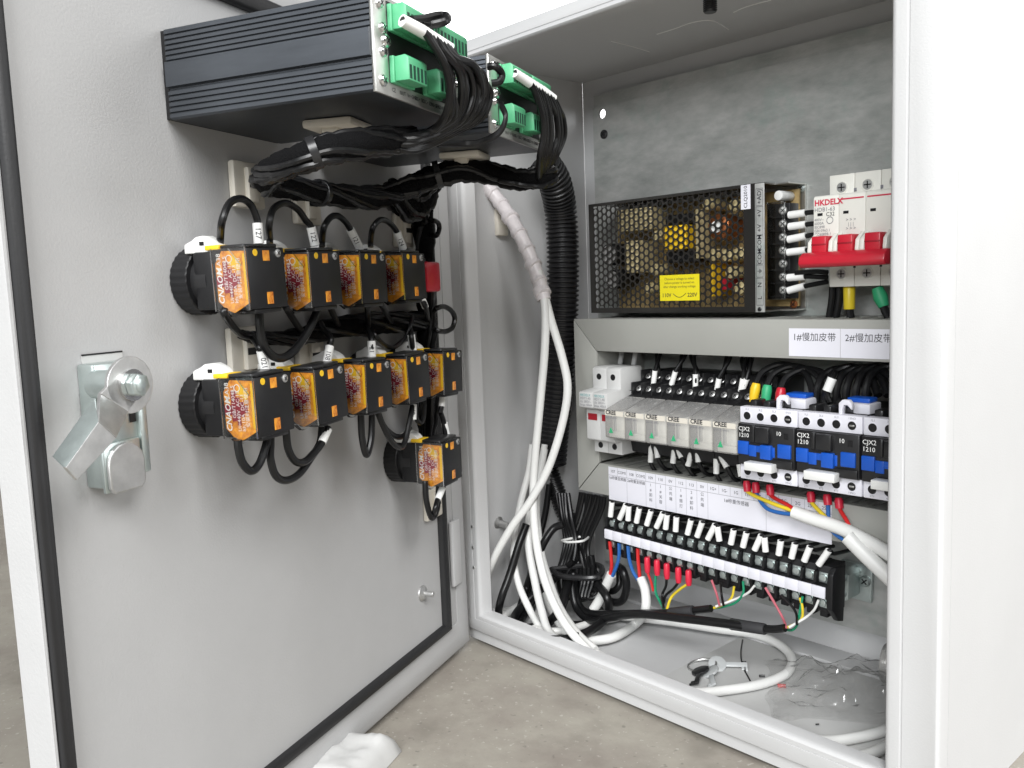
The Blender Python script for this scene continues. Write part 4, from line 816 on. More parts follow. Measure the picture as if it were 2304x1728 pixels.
wire('jumper_wire', 'short black wire hoop between the two controller boxes', D_(n1, (1098, 150), (1115, 150, n1 + 0.004), (1129, 166, n1 + 0.005), (1124, 184, n1 + 0.004), (1106, 188)), 0.0020, 'wire_black')

# ================================================================ conduits and cables inside the cabinet
def conduit(name, label, P, r, pitch=0.0042):
    path = smoothpath(P, 24); L = [0.0]
    for i in range(1, len(path)): L.append(L[-1] + (path[i] - path[i - 1]).length)
    n = int(L[-1] / pitch) * 4; out = []; rr = []; k = 0
    for i in range(n + 1):
        s_ = L[-1] * i / n
        while k < len(L) - 2 and L[k + 1] < s_: k += 1
        t = (s_ - L[k]) / max(1e-9, L[k + 1] - L[k]); out.append(path[k].lerp(path[k + 1], t)); rr.append(r * (1.0 if i % 4 in (0, 1) else 0.86))
    o0 = out[0].copy(); o = MB().tube([p - o0 for p in out], rr, 20).build(name, 'black_satin', smooth=50); o.location = o0; return tag(o, label, 'conduit')
conduit('corrugated_conduit', 'thick black corrugated conduit running down the left rear corner of the cabinet', Y_(0.105, (1225, 372, 0.075), (1248, 410, 0.09), (1262, 480), (1267, 600), (1264, 740), (1256, 860), (1246, 960), (1240, 1040)), 0.0145)
conduit('corrugated_conduit', 'thinner black corrugated conduit slanting behind the white cables', Y_(0.115, (1135, 400, 0.10), (1160, 480), (1195, 600), (1222, 720), (1232, 840), (1230, 950), (1236, 1050), (1262, 1130), (1285, 1185)), 0.0085, 0.0034)
# spiral wrapped white cables
sw = Y_(0.05, (1090, 415, 0.045), (1125, 455), (1160, 510), (1190, 570), (1212, 630), (1224, 675))
o = wire('spiral_wrap', 'translucent white spiral wrap round two white cables', sw, 0.0060, 'wrap', 'cable wrap', seg=14)
path = smoothpath(sw, 12)
for i in range(6, len(path) - 2, 7):
    a = path[i] - path[0]; b_ = path[i + 1] - path[0]; d_ = (b_ - a).normalized() + Vector((0.45 + random.uniform(-0.15, 0.15), random.uniform(-0.2, 0.1), 0.15)); q = random.uniform(0.94, 1.1); MB().lathe([(0.0058 * q, -0.0040), (0.0066 * q, -0.0036), (0.0067 * q, 0.0030), (0.0058 * q, 0.0036)], a, d_, 16).build('wrap_turn', 'wrap', o)
RC = 0.0034
def cable(name, label, P, r, m, group=None, cat='cable'): return wire(name, label, P, r, m, cat, group, sub=10, seg=14)
cable('white_cable', 'white cable leaving the wrap and falling straight to the cabinet floor', [PY(1212, 610, 0.05), PY(1226, 690, 0.048), PY(1226, 780, 0.046), PY(1216, 900, 0.044), PY(1203, 1040, 0.042), PY(1200, 1130, 0.040), PY(1207, 1220, 0.036), PY(1224, 1300, 0.030), PY(1252, 1370, 0.024), PY(1290, 1428, 0.018), PY(1345, 1480, 0.021), PY(1420, 1514, 0.022), PY(1490, 1543, 0.025), PZ(1560, 1558, 0.005), PZ(1640, 1552, 0.005), PZ(1720, 1537, 0.005), PZ(1772, 1513, 0.005), PZ(1780, 1478, 0.005), PZ(1748, 1447, 0.005), PZ(1694, 1427, 0.005), PZ(1612, 1415, 0.006), PZ(1530, 1402, 0.006), PZ(1450, 1392, 0.006), PZ(1380, 1385, 0.006)], RC, 'wire_white')
cable('white_cable', 'white cable bowing right, then crossing left to the frame corner', [PY(1222, 650, 0.05), PY(1240, 720, 0.052), PY(1264, 800, 0.055), PY(1277, 870, 0.056), PY(1266, 950, 0.054), PY(1235, 1050, 0.046), PY(1195, 1125, 0.036), PY(1150, 1188, 0.026), PY(1110, 1260, 0.018), PY(1090, 1320, 0.019), PY(1086, 1370, 0.019), PY(1090, 1396, 0.018)], RC, 'wire_white')
cable('white_cable', 'thin white cable left of the bunch, bending in at the floor', [PY(1198, 1000, 0.07), PY(1190, 1060, 0.065), PY(1172, 1130, 0.056), PY(1160, 1200, 0.046), PY(1156, 1255, 0.040), PY(1166, 1310, 0.034), PY(1186, 1360, 0.028), PZ(1216, 1412, 0.006), PY(1262, 1446, 0.022), PY(1330, 1480, 0.021)], 0.0030, 'wire_white')
cable('white_cable', 'thick white cable in the middle of the bunch by the floor', [PY(1225, 1010, 0.08), PY(1212, 1080, 0.072), PY(1192, 1160, 0.058), PY(1190, 1230, 0.050), PY(1204, 1310, 0.042), PY(1218, 1370, 0.034), PY(1238, 1425, 0.026), PY(1290, 1458, 0.023), PY(1360, 1494, 0.022)], RC, 'wire_white')
cable('white_cable', 'white cable at the right of the bunch meeting the floor', [PY(1222, 1320, 0.07), PY(1240, 1372, 0.055), PY(1275, 1425, 0.040), PY(1330, 1462, 0.030), PY(1400, 1502, 0.026), PY(1470, 1532, 0.026)], 0.0032, 'wire_white')
cable('white_cable', 'white cable coiled flat on the floor behind the bunch', [PZ(1120, 1402, 0.005), PZ(1140, 1382, 0.005), PZ(1175, 1360, 0.005), PZ(1215, 1345, 0.005), PZ(1200, 1420, 0.005), PZ(1160, 1425, 0.005), PZ(1140, 1405, 0.006)], 0.0036, 'wire_white')
cable('white_cable', 'white sensor cable rising to the blue and red terminal wires', [PY(1442, 1300, 0.085), PY(1452, 1330, 0.083), PY(1452, 1372, 0.078), PZ(1432, 1402, 0.006), PZ(1385, 1432, 0.005), PZ(1335, 1442, 0.005), PZ(1300, 1445, 0.005)], 0.0038, 'wire_white')
cable('white_cable', 'white cable curving across the front right of the cabinet floor', [PY(1700, 1624, 0.021), PZ(1775, 1652, 0.005), PZ(1857, 1667, 0.005), PZ(1925, 1660, 0.005), PZ(1995, 1642, 0.005), PZ(2060, 1610, 0.005)], RC, 'wire_white')
cable('white_cable', 'white cable end entering at the front right corner of the cabinet floor', [PY(1890, 1709, 0.020), PZ(1952, 1698, 0.005), PZ(1998, 1678, 0.005), PZ(2060, 1645, 0.005)], RC, 'wire_white')
cable('white_cable', 'white cable threading behind the straight one above the floor', [PY(1226, 1000, 0.09), PY(1214, 1070, 0.082), PY(1208, 1150, 0.070), PY(1218, 1240, 0.060), PY(1238, 1310, 0.050), PY(1262, 1370, 0.040), PY(1300, 1425, 0.030), PY(1340, 1462, 0.026)], 0.0030, 'wire_white')
cable('white_cable', 'white cable crossing low from the frame corner to the bunch', [PY(1098, 1378, 0.022), PZ(1150, 1372, 0.004), PZ(1200, 1352, 0.004), PZ(1250, 1335, 0.004), PZ(1300, 1330, 0.004)], 0.0030, 'wire_white')
cable('white_cable', 'white cable lying in a shallow curve behind the frame lip', [PZ(1130, 1392, 0.004), PZ(1190, 1412, 0.005), PZ(1260, 1420, 0.006), PZ(1330, 1402, 0.005), PZ(1390, 1390, 0.004)], 0.0030, 'wire_white')
# black cables
cable('black_cable', 'black cable arching left from the tied bundle', Y_(0.06, (1268, 1180, 0.075), (1245, 1190, 0.07), (1222, 1225), (1202, 1275), (1186, 1320), (1176, 1350, 0.05), (1165, 1385, 0.045)), 0.0034, 'wire_black')
cable('black_cable', 'black cable running down beside the frame to the floor corner', [PY(1184, 1180, 0.05), PY(1168, 1225, 0.04), PY(1148, 1290, 0.03), PY(1130, 1340, 0.02), PY(1122, 1375, 0.021), PY(1126, 1400, 0.021)], 0.0034, 'wire_black')
cable('black_cable', 'black cable looping low behind the white cables', [PY(1260, 1290, 0.07), PY(1225, 1320, 0.065), PY(1190, 1350, 0.055), PZ(1160, 1385, 0.006), PZ(1162, 1412, 0.005), PZ(1205, 1412, 0.005), PZ(1235, 1400, 0.006), PZ(1260, 1370, 0.02), PY(1282, 1300, 0.075)], 0.0040, 'wire_black')
cable('black_cable', 'black cable sweeping in a wide arc over the white cables on the floor', [PZ(1195, 1428, 0.010), PZ(1245, 1440, 0.013), PZ(1300, 1432, 0.013), PZ(1345, 1408, 0.013), PZ(1368, 1380, 0.016), PY(1366, 1345, 0.075), PY(1345, 1315, 0.08)], 0.0036, 'wire_black')
cable('black_cable', 'black sensor cable crossing to the middle of the terminal strip', [PY(1290, 1290, 0.08), PY(1298, 1350, 0.075), PY(1320, 1378, 0.072), PY(1370, 1382, 0.070), PY(1430, 1381, 0.070), PY(1500, 1380, 0.072), PY(1540, 1376, 0.074)], 0.0033, 'wire_black')
cable('black_cable', 'black sensor cable crossing to the right end of the terminal strip', [PY(1285, 1300, 0.075), PY(1296, 1365, 0.07), PY(1330, 1396, 0.066), PY(1372, 1390, 0.064), PY(1440, 1382, 0.064), PY(1540, 1392, 0.066), PY(1640, 1404, 0.070), PY(1700, 1414, 0.074)], 0.0033, 'wire_black')
cable('black_cable', 'small black cable loop under the first terminals', Y_(0.09, (1331, 1320), (1360, 1346), (1386, 1356), (1403, 1347), (1410, 1315), (1402, 1285), (1392, 1275, 0.1)), 0.0034, 'wire_black')
for (lb, P) in (('grey heat-shrink sleeve on the shorter sensor cable', Y_(0.073, (1508, 1380), (1560, 1374))), ('grey heat-shrink sleeve on the longer sensor cable', Y_(0.073, (1645, 1404), (1722, 1416)))):
    a, b_ = P; o = MB().cyl((0, 0, 0), b_ - a, 0.0043, 0.0040, 14).build('heat_shrink', 'shrink', None, 0.0005); o.location = a; tag(o, lb, 'sleeve')
for (lb, P) in (('thin black tail of the shorter sensor cable', Y_(0.074, (1556, 1374), (1585, 1371), (1600, 1369))), ('thin black tail of the longer sensor cable', Y_(0.073, (1718, 1415), (1745, 1416), (1766, 1413)))): cable('black_cable', lb, P, 0.0028, 'wire_black')
for (lb, P) in (('loose black cable trailing left behind the white bunch', [PY(1290, 1262, 0.09), PY(1262, 1290, 0.085), PY(1228, 1312, 0.075), PY(1205, 1345, 0.062), PZ(1180, 1385, 0.004), PZ(1172, 1400, 0.004)]), ('loose black cable dropping from the bundle and curling on the floor', [PY(1300, 1250, 0.10), PY(1286, 1310, 0.095), PY(1272, 1352, 0.085), PZ(1262, 1392, 0.004), PZ(1300, 1405, 0.004), PZ(1345, 1392, 0.005), PZ(1352, 1372, 0.006)]), ('loose black cable swinging below the first terminals', [PY(1330, 1250, 0.10), PY(1342, 1300, 0.10), PY(1372, 1330, 0.098), PY(1392, 1318, 0.10), PY(1394, 1285, 0.105)]), ('thin black cable slanting down beside the conduit end', [PY(1236, 1090, 0.10), PY(1226, 1160, 0.092), PY(1208, 1230, 0.08), PY(1194, 1290, 0.068), PZ(1185, 1372, 0.004)])): cable('black_cable', lb, P, 0.0029, 'wire_black')
# tied bundle under the duct
for k in range(10):
    f = k / 9.0; j = random.uniform(-5, 5)
    P = [PY(1308 + 52 * f, 1108 + 10 * f, 0.115), PY(1304 + 46 * f + j, 1150, 0.112), PY(1288 + 34 * f + j, 1215, 0.105), PY(1285 + 44 * f - j, 1260, 0.10), PY(1290 + 58 * f + j, 1310, 0.095), PY(1282 + 50 * f, 1345 - 10 * f, 0.09)]
    wire('black_wire', 'black wire in the tied bundle below the left end of the duct', P, 0.0022, 'wire_black', 'wire', 'black wires in the tied bundle', sub=10)
for k in range(5):
    f = k / 4.0; j = random.uniform(-4, 4)
    P = [PY(1252 + 26 * f, 1110, 0.11), PY(1262 + 22 * f + j, 1165, 0.105), PY(1272 + 24 * f, 1216, 0.098), PY(1262 + 26 * f + j, 1262, 0.092), PY(1250 + 20 * f, 1300, 0.085)]
    wire('black_wire', 'black wire running from the conduit end into the tied bundle', P, 0.0022, 'wire_black', 'wire', 'black wires from the conduit end', sub=10)
a, b_ = PY(1264, 1216, 0.088), PY(1312, 1217, 0.090); o = MB().tube(smoothpath([Vector((0, 0, 0)), (b_ - a) * 0.5 + Vector((0, -0.006, 0)), b_ - a, (b_ - a) * 0.5 + Vector((0, 0.02, 0)), Vector((0, 0.001, 0))], 8), 0.0011, 8).build('cable_tie', 'white_plastic'); o.location = a; tag(o, 'white cable tie round the black bundle below the duct', 'cable tie')
a, b_ = PY(1240, 1282, 0.075), PY(1345, 1298, 0.078); o = MB().tube(smoothpath([Vector((0, 0, 0)), (b_ - a) * 0.5 + Vector((0, -0.012, 0)), b_ - a, (b_ - a) * 0.5 + Vector((0, 0.03, 0)), Vector((0, 0.001, 0))], 8), 0.0026, 8).build('cable_tie', 'black_satin'); o.location = a; tag(o, 'black strap round the lower part of the bundle', 'cable tie')
for k in range(9):      # foot of the bundle
    j = random.uniform(-8, 8); P = [PY(1262 + 9 * k, 1275 + j, 0.095), PY(1256 + 9 * k + j, 1310, 0.088), PY(1268 + 7 * k, 1340 + j, 0.082), PY(1300 + 6 * k, 1330 + j, 0.088), PY(1310 + 4 * k, 1290, 0.098)]
    wire('black_wire', 'black wire folded in the knot at the foot of the bundle', P, 0.0021, 'wire_black', 'wire', 'black wires in the knot', sub=8)

# ================================================================ wires of the terminal strip
sx = [1375, 1399.6, 1414, 1434.6, 1459, 1482.6, 1499, 1521, 1550, 1573, 1599, 1617, 1647, 1674.7, 1703.7, 1721.7, 1754, 1784, 1814.6, 1850.7]
tl = [2, 9, 1, 4, 6, 9, 2, 1, 5, 7, 10, -3, 4, 5, 9, -2, 3, 5, 8, 14]
for k, (x, t_) in enumerate(zip(sx, tl)):
    y0 = 1130 + (x - 1375) * 0.2285; top_ = PY(x + t_, y0, 0.083); bot_ = PY(x - t_ * 0.6, y0 + 32, 0.083)
    up_ = top_ + Vector((0.0006, 0.006, -0.0035)); dn_ = bot_ + (bot_ - top_) * 0.22 + Vector((0, 0.002, 0))
    wire('terminal_wire', 'black wire with white sleeve on top of the terminal strip ' + ('(%s from the left)' % ORD[k]), [up_ + Vector((0, 0.025, -0.003)), up_, top_, bot_, dn_], 0.0014, 'wire_black', 'wire', 'sleeved wires on the terminal strip', sub=4, sleeves=[(top_, bot_, '', 0.0023)])
def tw(label, m, pts, y=0.083, r=0.0011, group=None): return wire(m.replace('w_', '') + '_wire' if m.startswith('w_') else 'wire', label, Y_(y, *pts), r, m, 'wire', group, sub=8, seg=8)
tw('red core wire of the first white sensor cable', 'w_red', [(1372, 1218), (1375, 1250), (1376, 1275), (1372, 1296)], r=0.0015)
tw('blue core wire of the first white sensor cable', 'w_blue', [(1393, 1222), (1393, 1250), (1388, 1272), (1378, 1297)], r=0.0015)
tw('blue core wire of the second white sensor cable', 'w_blue', [(1413, 1228), (1416, 1258), (1424, 1285), (1436, 1305)], r=0.0015)
tw('red core wire of the second white sensor cable', 'w_red', [(1435, 1234), (1436, 1262), (1439, 1290), (1440, 1306)], r=0.0015)
cable('white_cable', 'short white cable end with red and blue cores under the first terminals', Y_(0.084, (1376, 1292), (1364, 1318), (1352, 1345), (1335, 1372, 0.08)), 0.0042, 'wire_white')
fe = [(1456, 1254), (1478, 1260), (1500, 1268), (1526, 1277), (1549, 1283)]
for k, (x, y) in enumerate(fe):
    a, b_ = PY(x, y, 0.083), PY(x + 1, y + 34, 0.083); o = MB().lathe([(0.0019, 0), (0.0024, 0.001), (0.0026, (b_ - a).length * 0.7), (0.0020, (b_ - a).length)], (0, 0, 0), b_ - a, 14).build('insulated_ferrule', 'red_vinyl'); o.location = a
    tag(o, 'red insulated ferrule under the terminal strip ' + ('(%s of five from the left)' % ORD[k]), 'ferrule', 'red ferrules under the terminal strip')
sh = [('w_red', [(1457, 1288), (1465, 1310), (1470, 1330)], 'red core wire below the first red ferrule'), ('w_green', [(1475, 1292), (1475, 1330), (1484, 1352), (1495, 1372, 0.074)], 'green core wire below the second red ferrule'), ('wire_black', [(1500, 1302), (1498, 1320), (1490, 1340), (1494, 1372, 0.074)], 'dark core wire below the third red ferrule'), ('wire_black', [(1527, 1310), (1515, 1325), (1498, 1340), (1493, 1358)], 'black core wire below the fourth red ferrule'), ('w_yellow', [(1548, 1314), (1530, 1326), (1510, 1345), (1500, 1374, 0.074)], 'yellow core wire below the fifth red ferrule'),
      ('w_pink', [(1601, 1305), (1612, 1335), (1619, 1362, 0.075)], 'thin pink core wire left of the middle terminals'), ('wire_black', [(1621, 1310), (1624, 1340), (1628, 1362, 0.075)], 'thin black core wire left of the middle terminals'), ('w_yellow', [(1652, 1320), (1646, 1345), (1625, 1362), (1598, 1370, 0.075)], 'thin yellow core wire curving to the shorter sensor cable'), ('w_green', [(1672, 1308), (1672, 1335), (1655, 1356), (1625, 1366), (1596, 1370, 0.075)], 'thin green core wire curving to the shorter sensor cable'), ('wire_white', [(1698, 1318), (1682, 1335), (1650, 1350), (1610, 1365, 0.075)], 'thin white core wire curving to the shorter sensor cable'),
      ('w_pink', [(1722, 1322), (1740, 1352), (1760, 1388), (1770, 1412, 0.074)], 'thin pink core wire of the longer sensor cable'), ('wire_black', [(1758, 1338), (1780, 1362), (1792, 1382), (1793, 1405, 0.075)], 'thin black core wire of the longer sensor cable'), ('w_green', [(1806, 1342), (1800, 1375), (1794, 1405), (1782, 1418), (1766, 1416, 0.074)], 'thin green core wire of the longer sensor cable'), ('w_yellow', [(1800, 1345), (1806, 1370), (1802, 1395), (1772, 1412, 0.074)], 'thin yellow core wire of the longer sensor cable'), ('wire_white', [(1842, 1350), (1832, 1372), (1812, 1390), (1775, 1412, 0.074)], 'thin white core wire of the longer sensor cable')]
for (m, P, lb) in sh: tw(lb, m, P, r=0.0009 if 'thin' in lb else 0.0011)

# ================================================================ wires of the device row
for (x, lb, i) in ((1393, 'left', 0), (1424, 'right', 1)):
    wire('white_wire', 'pale wire entering the top of the surge protector, %s one' % lb, [PY(x, 832, 0.118), PY(x + 4, 808, 0.118), PY(x + 7, 784, 0.122)], 0.0022, 'grey_plastic', 'wire')
rt = [(1470, 868, 1474, 834, 1484, 802), (1511, 866, 1520, 836, 1540, 804), (1565, 875, 1565, 842, 1562, 806), (1612, 884, 1618, 852, 1640, 812), (1666, 886, 1672, 852, 1676, 816), (1668, 884, 1680, 853, 1690, 816)]
for k, (ax, ay, bx_, by_, cx_, cy_) in enumerate(rt):
    wire('black_wire', 'black wire with white sleeve entering a relay socket from above ' + ('(%s in line)' % ORD[k]), [PY(ax, ay + 14, 0.108), PY(ax, ay, 0.106), PY(bx_, by_, 0.106), PY(cx_, cy_, 0.112), PY(cx_ + 4, cy_ - 16, 0.12)], 0.0016, 'wire_black', 'wire', 'sleeved wires above the relays', sleeves=[(PY(ax, ay, 0.106), PY(bx_, by_, 0.106), '', 0.0022)])
    wire('black_wire', 'bare black wire beside a sleeved one above the relays ' + ('(%s in line)' % ORD[k]), [PY(ax + 14, ay + 8, 0.116), PY(bx_ + 8, by_ + 4, 0.114), PY(cx_ - 6, cy_, 0.118), PY(cx_ - 4, cy_ - 14, 0.125)], 0.0018, 'wire_black', 'wire', 'plain wires above the relays')
rb = [(1466, 1000, 1464, 1040), (1476, 998, 1480, 1030), (1518, 1010, 1514, 1042), (1526, 1010, 1534, 1030), (1556, 1018, 1548, 1048), (1570, 1018, 1572, 1040), (1612, 1032, 1612, 1066), (1622, 1026, 1636, 1052), (1664, 1045, 1668, 1072)]
for k, (ax, ay, bx_, by_) in enumerate(rb):
    A_, B_ = PY(ax, ay, 0.098), PY(bx_, by_, 0.097)
    wire('black_wire', 'black wire with grey-white sleeve below the relays ' + ('(%s from the left)' % ORD[k]), [A_ + (A_ - B_) * 0.5, A_, B_, B_ + Vector((0.004, 0.006, -0.010)), B_ + Vector((0.003, 0.03, -0.014))], 0.0017, 'wire_black', 'wire', 'sleeved wires below the relays', sleeves=[(A_, B_, '', 0.0023)])
# coloured boots and arching wires over the contactors
bt = [('yellow', 1694, 905, 1702, 862, 'yellow'), ('green', 1722, 908, 1727, 866, 'print_green'), ('red', 1753, 918, 1758, 872, 'red')]
for (cn, ax, ay, bx_, by_, m) in bt:
    A_, B_ = PY(ax, ay, 0.096), PY(bx_, by_, 0.098)
    w_ = wire('black_wire', 'black wire with glossy %s boot above the first contactor' % cn, [PY(ax, ay + 12, 0.097), A_, B_, PY(bx_ + 18, by_ - 28, 0.104), PY(bx_ + 60, by_ - 42, 0.110), PY(bx_ + 110, by_ - 22, 0.108), PY(bx_ + 128, by_ + 30, 0.100), PY(bx_ + 130, by_ + 52, 0.098)], 0.0024, 'wire_black', 'wire')
    L = (B_ - A_).length; b0 = A_ - w_.location
    MB().lathe([(0.0026, 0), (0.0034, L * 0.25), (0.0037, L * 0.7), (0.0030, L * 0.95), (0.0024, L)], b0, B_ - A_, 16).build('colour_boot', m, w_)
for k in range(6):
    x = 1836 + 22 * k; j = random.uniform(-4, 4)
    wire('black_wire', 'black wire arching behind the second contactor under the duct ' + ('(%s in line)' % ORD[k]), [PY(x, 915 + 3 * k, 0.100), PY(x + 4, 870, 0.100), PY(x + 22, 838 + j, 0.108), PY(x + 62, 828 + j, 0.114), PY(x + 100, 848, 0.110), PY(x + 118, 890, 0.102)], 0.0026, 'wire_black', 'wire', 'arching wires over the contactors')
w_ = wire('black_wire', 'black wire with white sleeve leaning above the second contactor', [PY(1868, 905, 0.096), PY(1862, 884, 0.096), PY(1874, 850, 0.098), PY(1880, 838, 0.104)], 0.0018, 'wire_black', 'wire', sleeves=[(PY(1861, 880, 0.096), PY(1873, 851, 0.098), '', 0.0032)])
# motor cables
mc = [(1680, 1086), (1700, 1089), (1732, 1094), (1824, 1110), (1861, 1116), (1887, 1124)]
cc = ['w_yellow', 'w_blue', 'w_red', 'w_yellow', 'w_blue', 'w_red']; e1, e2 = (1792, 1150), (1912, 1210)
for k, (x, y) in enumerate(mc):
    tgt = e1 if k < 3 else e2; A_, B_ = PY(x, y - 4, 0.090), PY(x + 2, y + 20, 0.089)
    cn = ('yellow', 'blue', 'red')[k % 3]; which = 'first' if k < 3 else 'second'
    mid = ((x + tgt[0]) / 2 + (0, -18, 10)[k % 3], (y + 20 + tgt[1]) / 2 + (4, 16, 4)[k % 3])
    w_ = wire('%s_wire' % cn, '%s core wire with red boot under the %s contactor' % (cn, which), [A_, B_, PY(mid[0], mid[1], 0.084), PY(tgt[0] - 6, tgt[1] + (0, 8, -4)[k % 3], 0.082), PY(tgt[0] + 6, tgt[1] + 4, 0.082)], 0.0014, cc[k], 'wire')
    MB().lathe([(0.0022, 0), (0.0029, (B_ - A_).length * 0.3), (0.0027, (B_ - A_).length)], A_ - w_.location, B_ - A_, 14).build('red_boot', 'red_vinyl', w_)
cable('white_cable', 'white motor cable leaving the first contactor to the right', Y_(0.082, (1786, 1152), (1830, 1168), (1890, 1188), (1940, 1212), (1990, 1240), (2050, 1280)), 0.0046, 'wire_white')
cable('white_cable', 'white motor cable leaving the second contactor down to the right', Y_(0.078, (1908, 1208), (1935, 1236), (1965, 1265), (2000, 1298), (2050, 1345)), 0.0052, 'wire_white')
# power supply wires
ps = [(1776, 484, 1813, 479, 1850, 476), (1776, 510, 1814, 505, 1850, 502), (1774, 539, 1814, 531, 1850, 526), (1773, 568, 1814, 563, 1850, 556), (1773, 625, 1811, 622, 1862, 624), (1774, 654, 1811, 644, 1862, 634)]
for k, q in enumerate(ps):
    A_, B_, C_ = PY(q[0], q[1], 0.130), PY(q[2], q[3], 0.130), PY(q[4], q[5], 0.131)
    wire('black_wire', 'black wire with white sleeve leaving the power supply ' + ('(%s from the top)' % ORD[k]), [A_ - (B_ - A_) * 0.12, A_, B_, C_], 0.0018, 'wire_black', 'wire', 'sleeved wires from the power supply', sleeves=[(A_, B_, '', 0.0027)])
for (k, P, lb) in ((0, [(1862, 613), (1835, 611), (1790, 614)], 'black wire running level from the power supply to the breaker'), (1, [(1874, 640), (1872, 675), (1864, 725)], 'left black wire below the circuit breaker'), (2, [(1890, 642), (1888, 680), (1878, 728)], 'right black wire below the circuit breaker')):
    wire('black_wire', lb, Y_(0.128, *P), 0.0026 if k else 0.0018, 'wire_black', 'wire')
w_ = wire('black_wire', 'black wire with yellow boot below the circuit breaker', Y_(0.126, (1911, 642), (1911, 690), (1916, 728)), 0.0028, 'wire_black', 'wire'); a = PY(1911, 645, 0.126) - w_.location; b_ = PY(1911, 696, 0.126) - w_.location; MB().cyl(a, b_, 0.0040, 0.0038, 16).build('colour_boot', 'w_yellow', w_, 0.0004)
w_ = wire('black_wire', 'black wire with green boot below the circuit breaker', Y_(0.124, (1974, 645), (1988, 690), (2005, 728)), 0.0028, 'wire_black', 'wire'); a = PY(1974, 648, 0.124) - w_.location; b_ = PY(1989, 690, 0.124) - w_.location; MB().lathe([(0.0036, 0), (0.0048, (b_ - a).length * 0.5), (0.0034, (b_ - a).length)], a, b_ - a, 16).build('colour_boot', 'print_green', w_)

# ================================================================ loose things on the cabinet floor
ks = thing('key_bunch', 'ring of small keys lying on the cabinet floor inside the cable loop', 'keys', PZ(1580, 1505, 0.0))
rg = [Vector((0.0105 * math.cos(2 * math.pi * i / 24), 0.0105 * math.sin(2 * math.pi * i / 24), 0.003 + 0.002 * math.sin(2 * math.pi * i / 24 + 1))) for i in range(25)]
MB().tube(rg, 0.0009, 8).build('key_ring', 'steel', ks)
def key(ang, ox, oy, m, tilt):
    mb = MB(); o = []
    for i in range(12):
        t = 2 * math.pi * i / 12; o.append((0.0068 * math.cos(t), 0.0068 * math.sin(t)))
    mb.prism(o, 'z', 0, 0.0016); mb.box(0.0050, 0.0220, -0.0018, 0.0018, 0.0001, 0.0015); mb.box(0.0175, 0.0195, -0.0044, -0.0018, 0.0001, 0.0015); mb.box(0.0205, 0.0220, -0.0052, -0.0018, 0.0001, 0.0015)
    Q = Matrix.Translation((ox, oy, 0.003)) @ Matrix.Rotation(ang, 4, 'Z') @ Matrix.Rotation(tilt, 4, 'X'); mb.v = [tuple(Q @ Vector(v)) for v in mb.v]; return mb.build('key', m, ks, 0.0002)
mat('key_silver', (0.62, 0.64, 0.64), 0.35, 0.35)
key(R(-62), 0.006, -0.010, 'black_satin', 0.35); key(R(-48), 0.012, -0.006, 'key_silver', 0.5); key(R(40), 0.008, 0.008, 'key_silver', 0.6)
# crumpled clear bag
from mathutils import noise as mn
bg = MB(); c = PZ(1900, 1565, 0.0); nx_, ny_ = 44, 40
for layer in range(2):
    vs = []
    for j in range(ny_):
        for i in range(nx_):
            u = i / (nx_ - 1) * 2 - 1; v = j / (ny_ - 1) * 2 - 1; e = max(0.0, 1 - u ** 4) * max(0.0, 1 - v ** 4)
            p = Vector((u * 2.0, v * 1.8, 4.0 + layer * 0.6)); hgt = 0.0010 + 0.0012 * layer + (0.008 + 0.008 * layer) * e * (0.7 + mn.noise(p) + 0.55 * mn.noise(p * 2.1) + 0.22 * mn.noise(p * 4.6))
            vs.append((u * 0.050 * (1 + 0.14 * mn.noise(Vector((v * 1.6, layer, 2)))) + 0.004 * mn.noise(p * 1.3 + Vector((9, 0, 0))), v * 0.040 * (1 + 0.16 * mn.noise(Vector((u * 1.7, 3, layer)))) + 0.004 * mn.noise(p * 1.3), max(0.0014 + 0.0012 * layer + 0.0006 * u * (1 - 2 * layer), hgt)))
    bg.add(vs, [(j * nx_ + i, j * nx_ + i + 1, (j + 1) * nx_ + i + 1, (j + 1) * nx_ + i) for j in range(ny_ - 1) for i in range(nx_ - 1)])
o = bg.build('plastic_bag', 'clear_bag', None, smooth=60); o.location = c; o.rotation_euler = (0, 0, R(35)); tag(o, 'crumpled clear plastic bag on the right of the cabinet floor', 'bag')
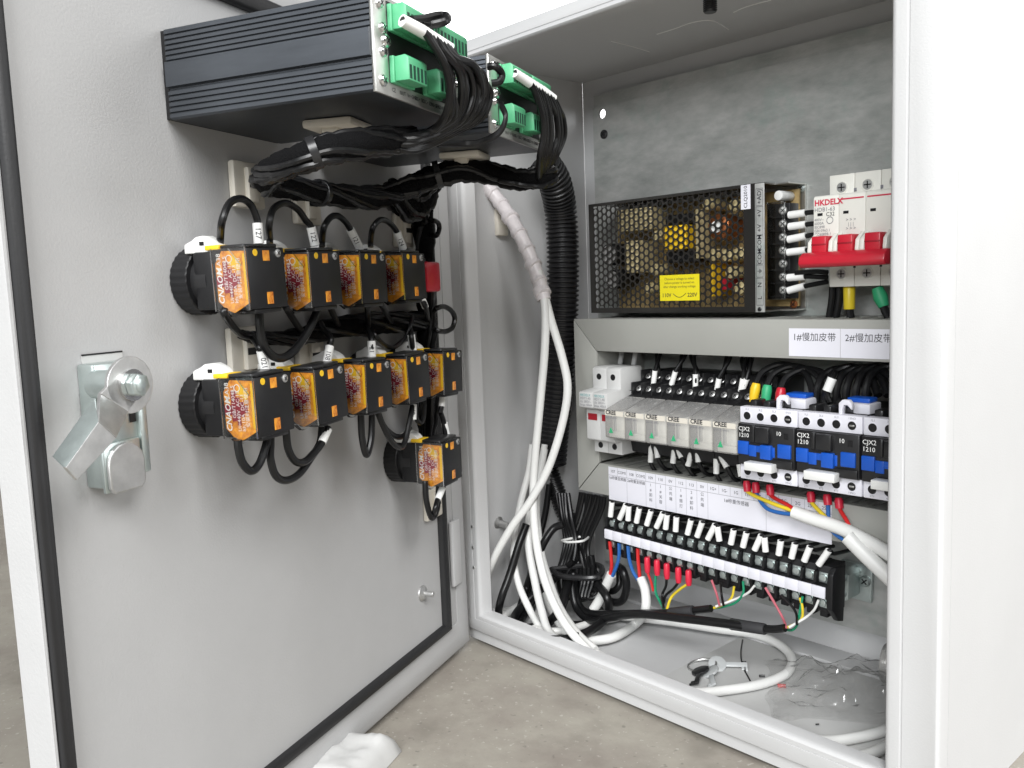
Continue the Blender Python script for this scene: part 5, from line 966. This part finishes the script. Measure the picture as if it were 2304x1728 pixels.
a = PZ(1990, 1490, 0.014); o = MB().lathe([(0.0135, 0), (0.0140, 0.001), (0.0140, 0.040), (0.0118, 0.040), (0.0112, 0.001), (0.0118, 0.0)], (0, 0, 0), (1, 0.15, 0), 24).build('plastic_roll', 'clear_smoke'); o.location = a; tag(o, 'end of a clear plastic roll at the rear right of the cabinet floor', 'roll')
# wire offcuts
wire('wire_offcut', 'thin dark wire offcut curving inside the white cable loop', [PZ(1671, 1440, 0.001), PZ(1667, 1470, 0.001), PZ(1672, 1500, 0.001), PZ(1688, 1532, 0.001)], 0.0006, 'wire_black', 'offcut')
for (lb, px, py, m, s_) in (('tiny red insulation scrap beside the dark offcut', 1660, 1495, 'w_red', 0.0022), ('tiny black insulation scrap beside the dark offcut', 1668, 1490, 'wire_black', 0.0020), ('tiny black scrap inside the right of the cable loop', 1708, 1521, 'wire_black', 0.0022), ('tiny red scrap under the front of the cable loop', 1750, 1543, 'w_red', 0.0030), ('tiny black crumb near the front edge of the cabinet floor', 1711, 1628, 'wire_black', 0.0014), ('tiny black crumb left of the clear bag', 1835, 1630, 'wire_black', 0.0012)):
    p = PZ(px, py, 0.0015); o = MB().cyl((0, 0, 0), (s_ * 1.6, s_, 0.0004), s_ * 0.45, seg=8).build('insulation_scrap', m, None, 0.0001); o.location = p; tag(o, lb, 'scrap')
# white folded bag on the floor under the door
mb = MB(); c = PZ(805, 1742, -0.0125); nx_ = 18; vs = []
for j in range(nx_):
    for i in range(nx_):
        u = i / (nx_ - 1) * 2 - 1; v = j / (nx_ - 1) * 2 - 1; p = Vector((u * 2.2, v * 2.2, 1.0)); e = min(1.0, 3.0 * (1 - max(abs(u), abs(v))))
        vs.append((u * 0.026, v * 0.032, 0.0004 + e ** 0.5 * (0.014 + 0.004 * mn.noise(p) + 0.003 * (0.5 - abs(mn.noise(p * 1.8))))))
mb.add(vs, [(j * nx_ + i, j * nx_ + i + 1, (j + 1) * nx_ + i + 1, (j + 1) * nx_ + i) for j in range(nx_ - 1) for i in range(nx_ - 1)])
o = mb.build('folded_bag', 'grey_plastic', None, smooth=70); o.location = c + Vector((-0.01, -0.005, 0)); o.rotation_euler = (0, 0, R(28)); tag(o, 'pale folded bag lying on the floor under the open door', 'bag')
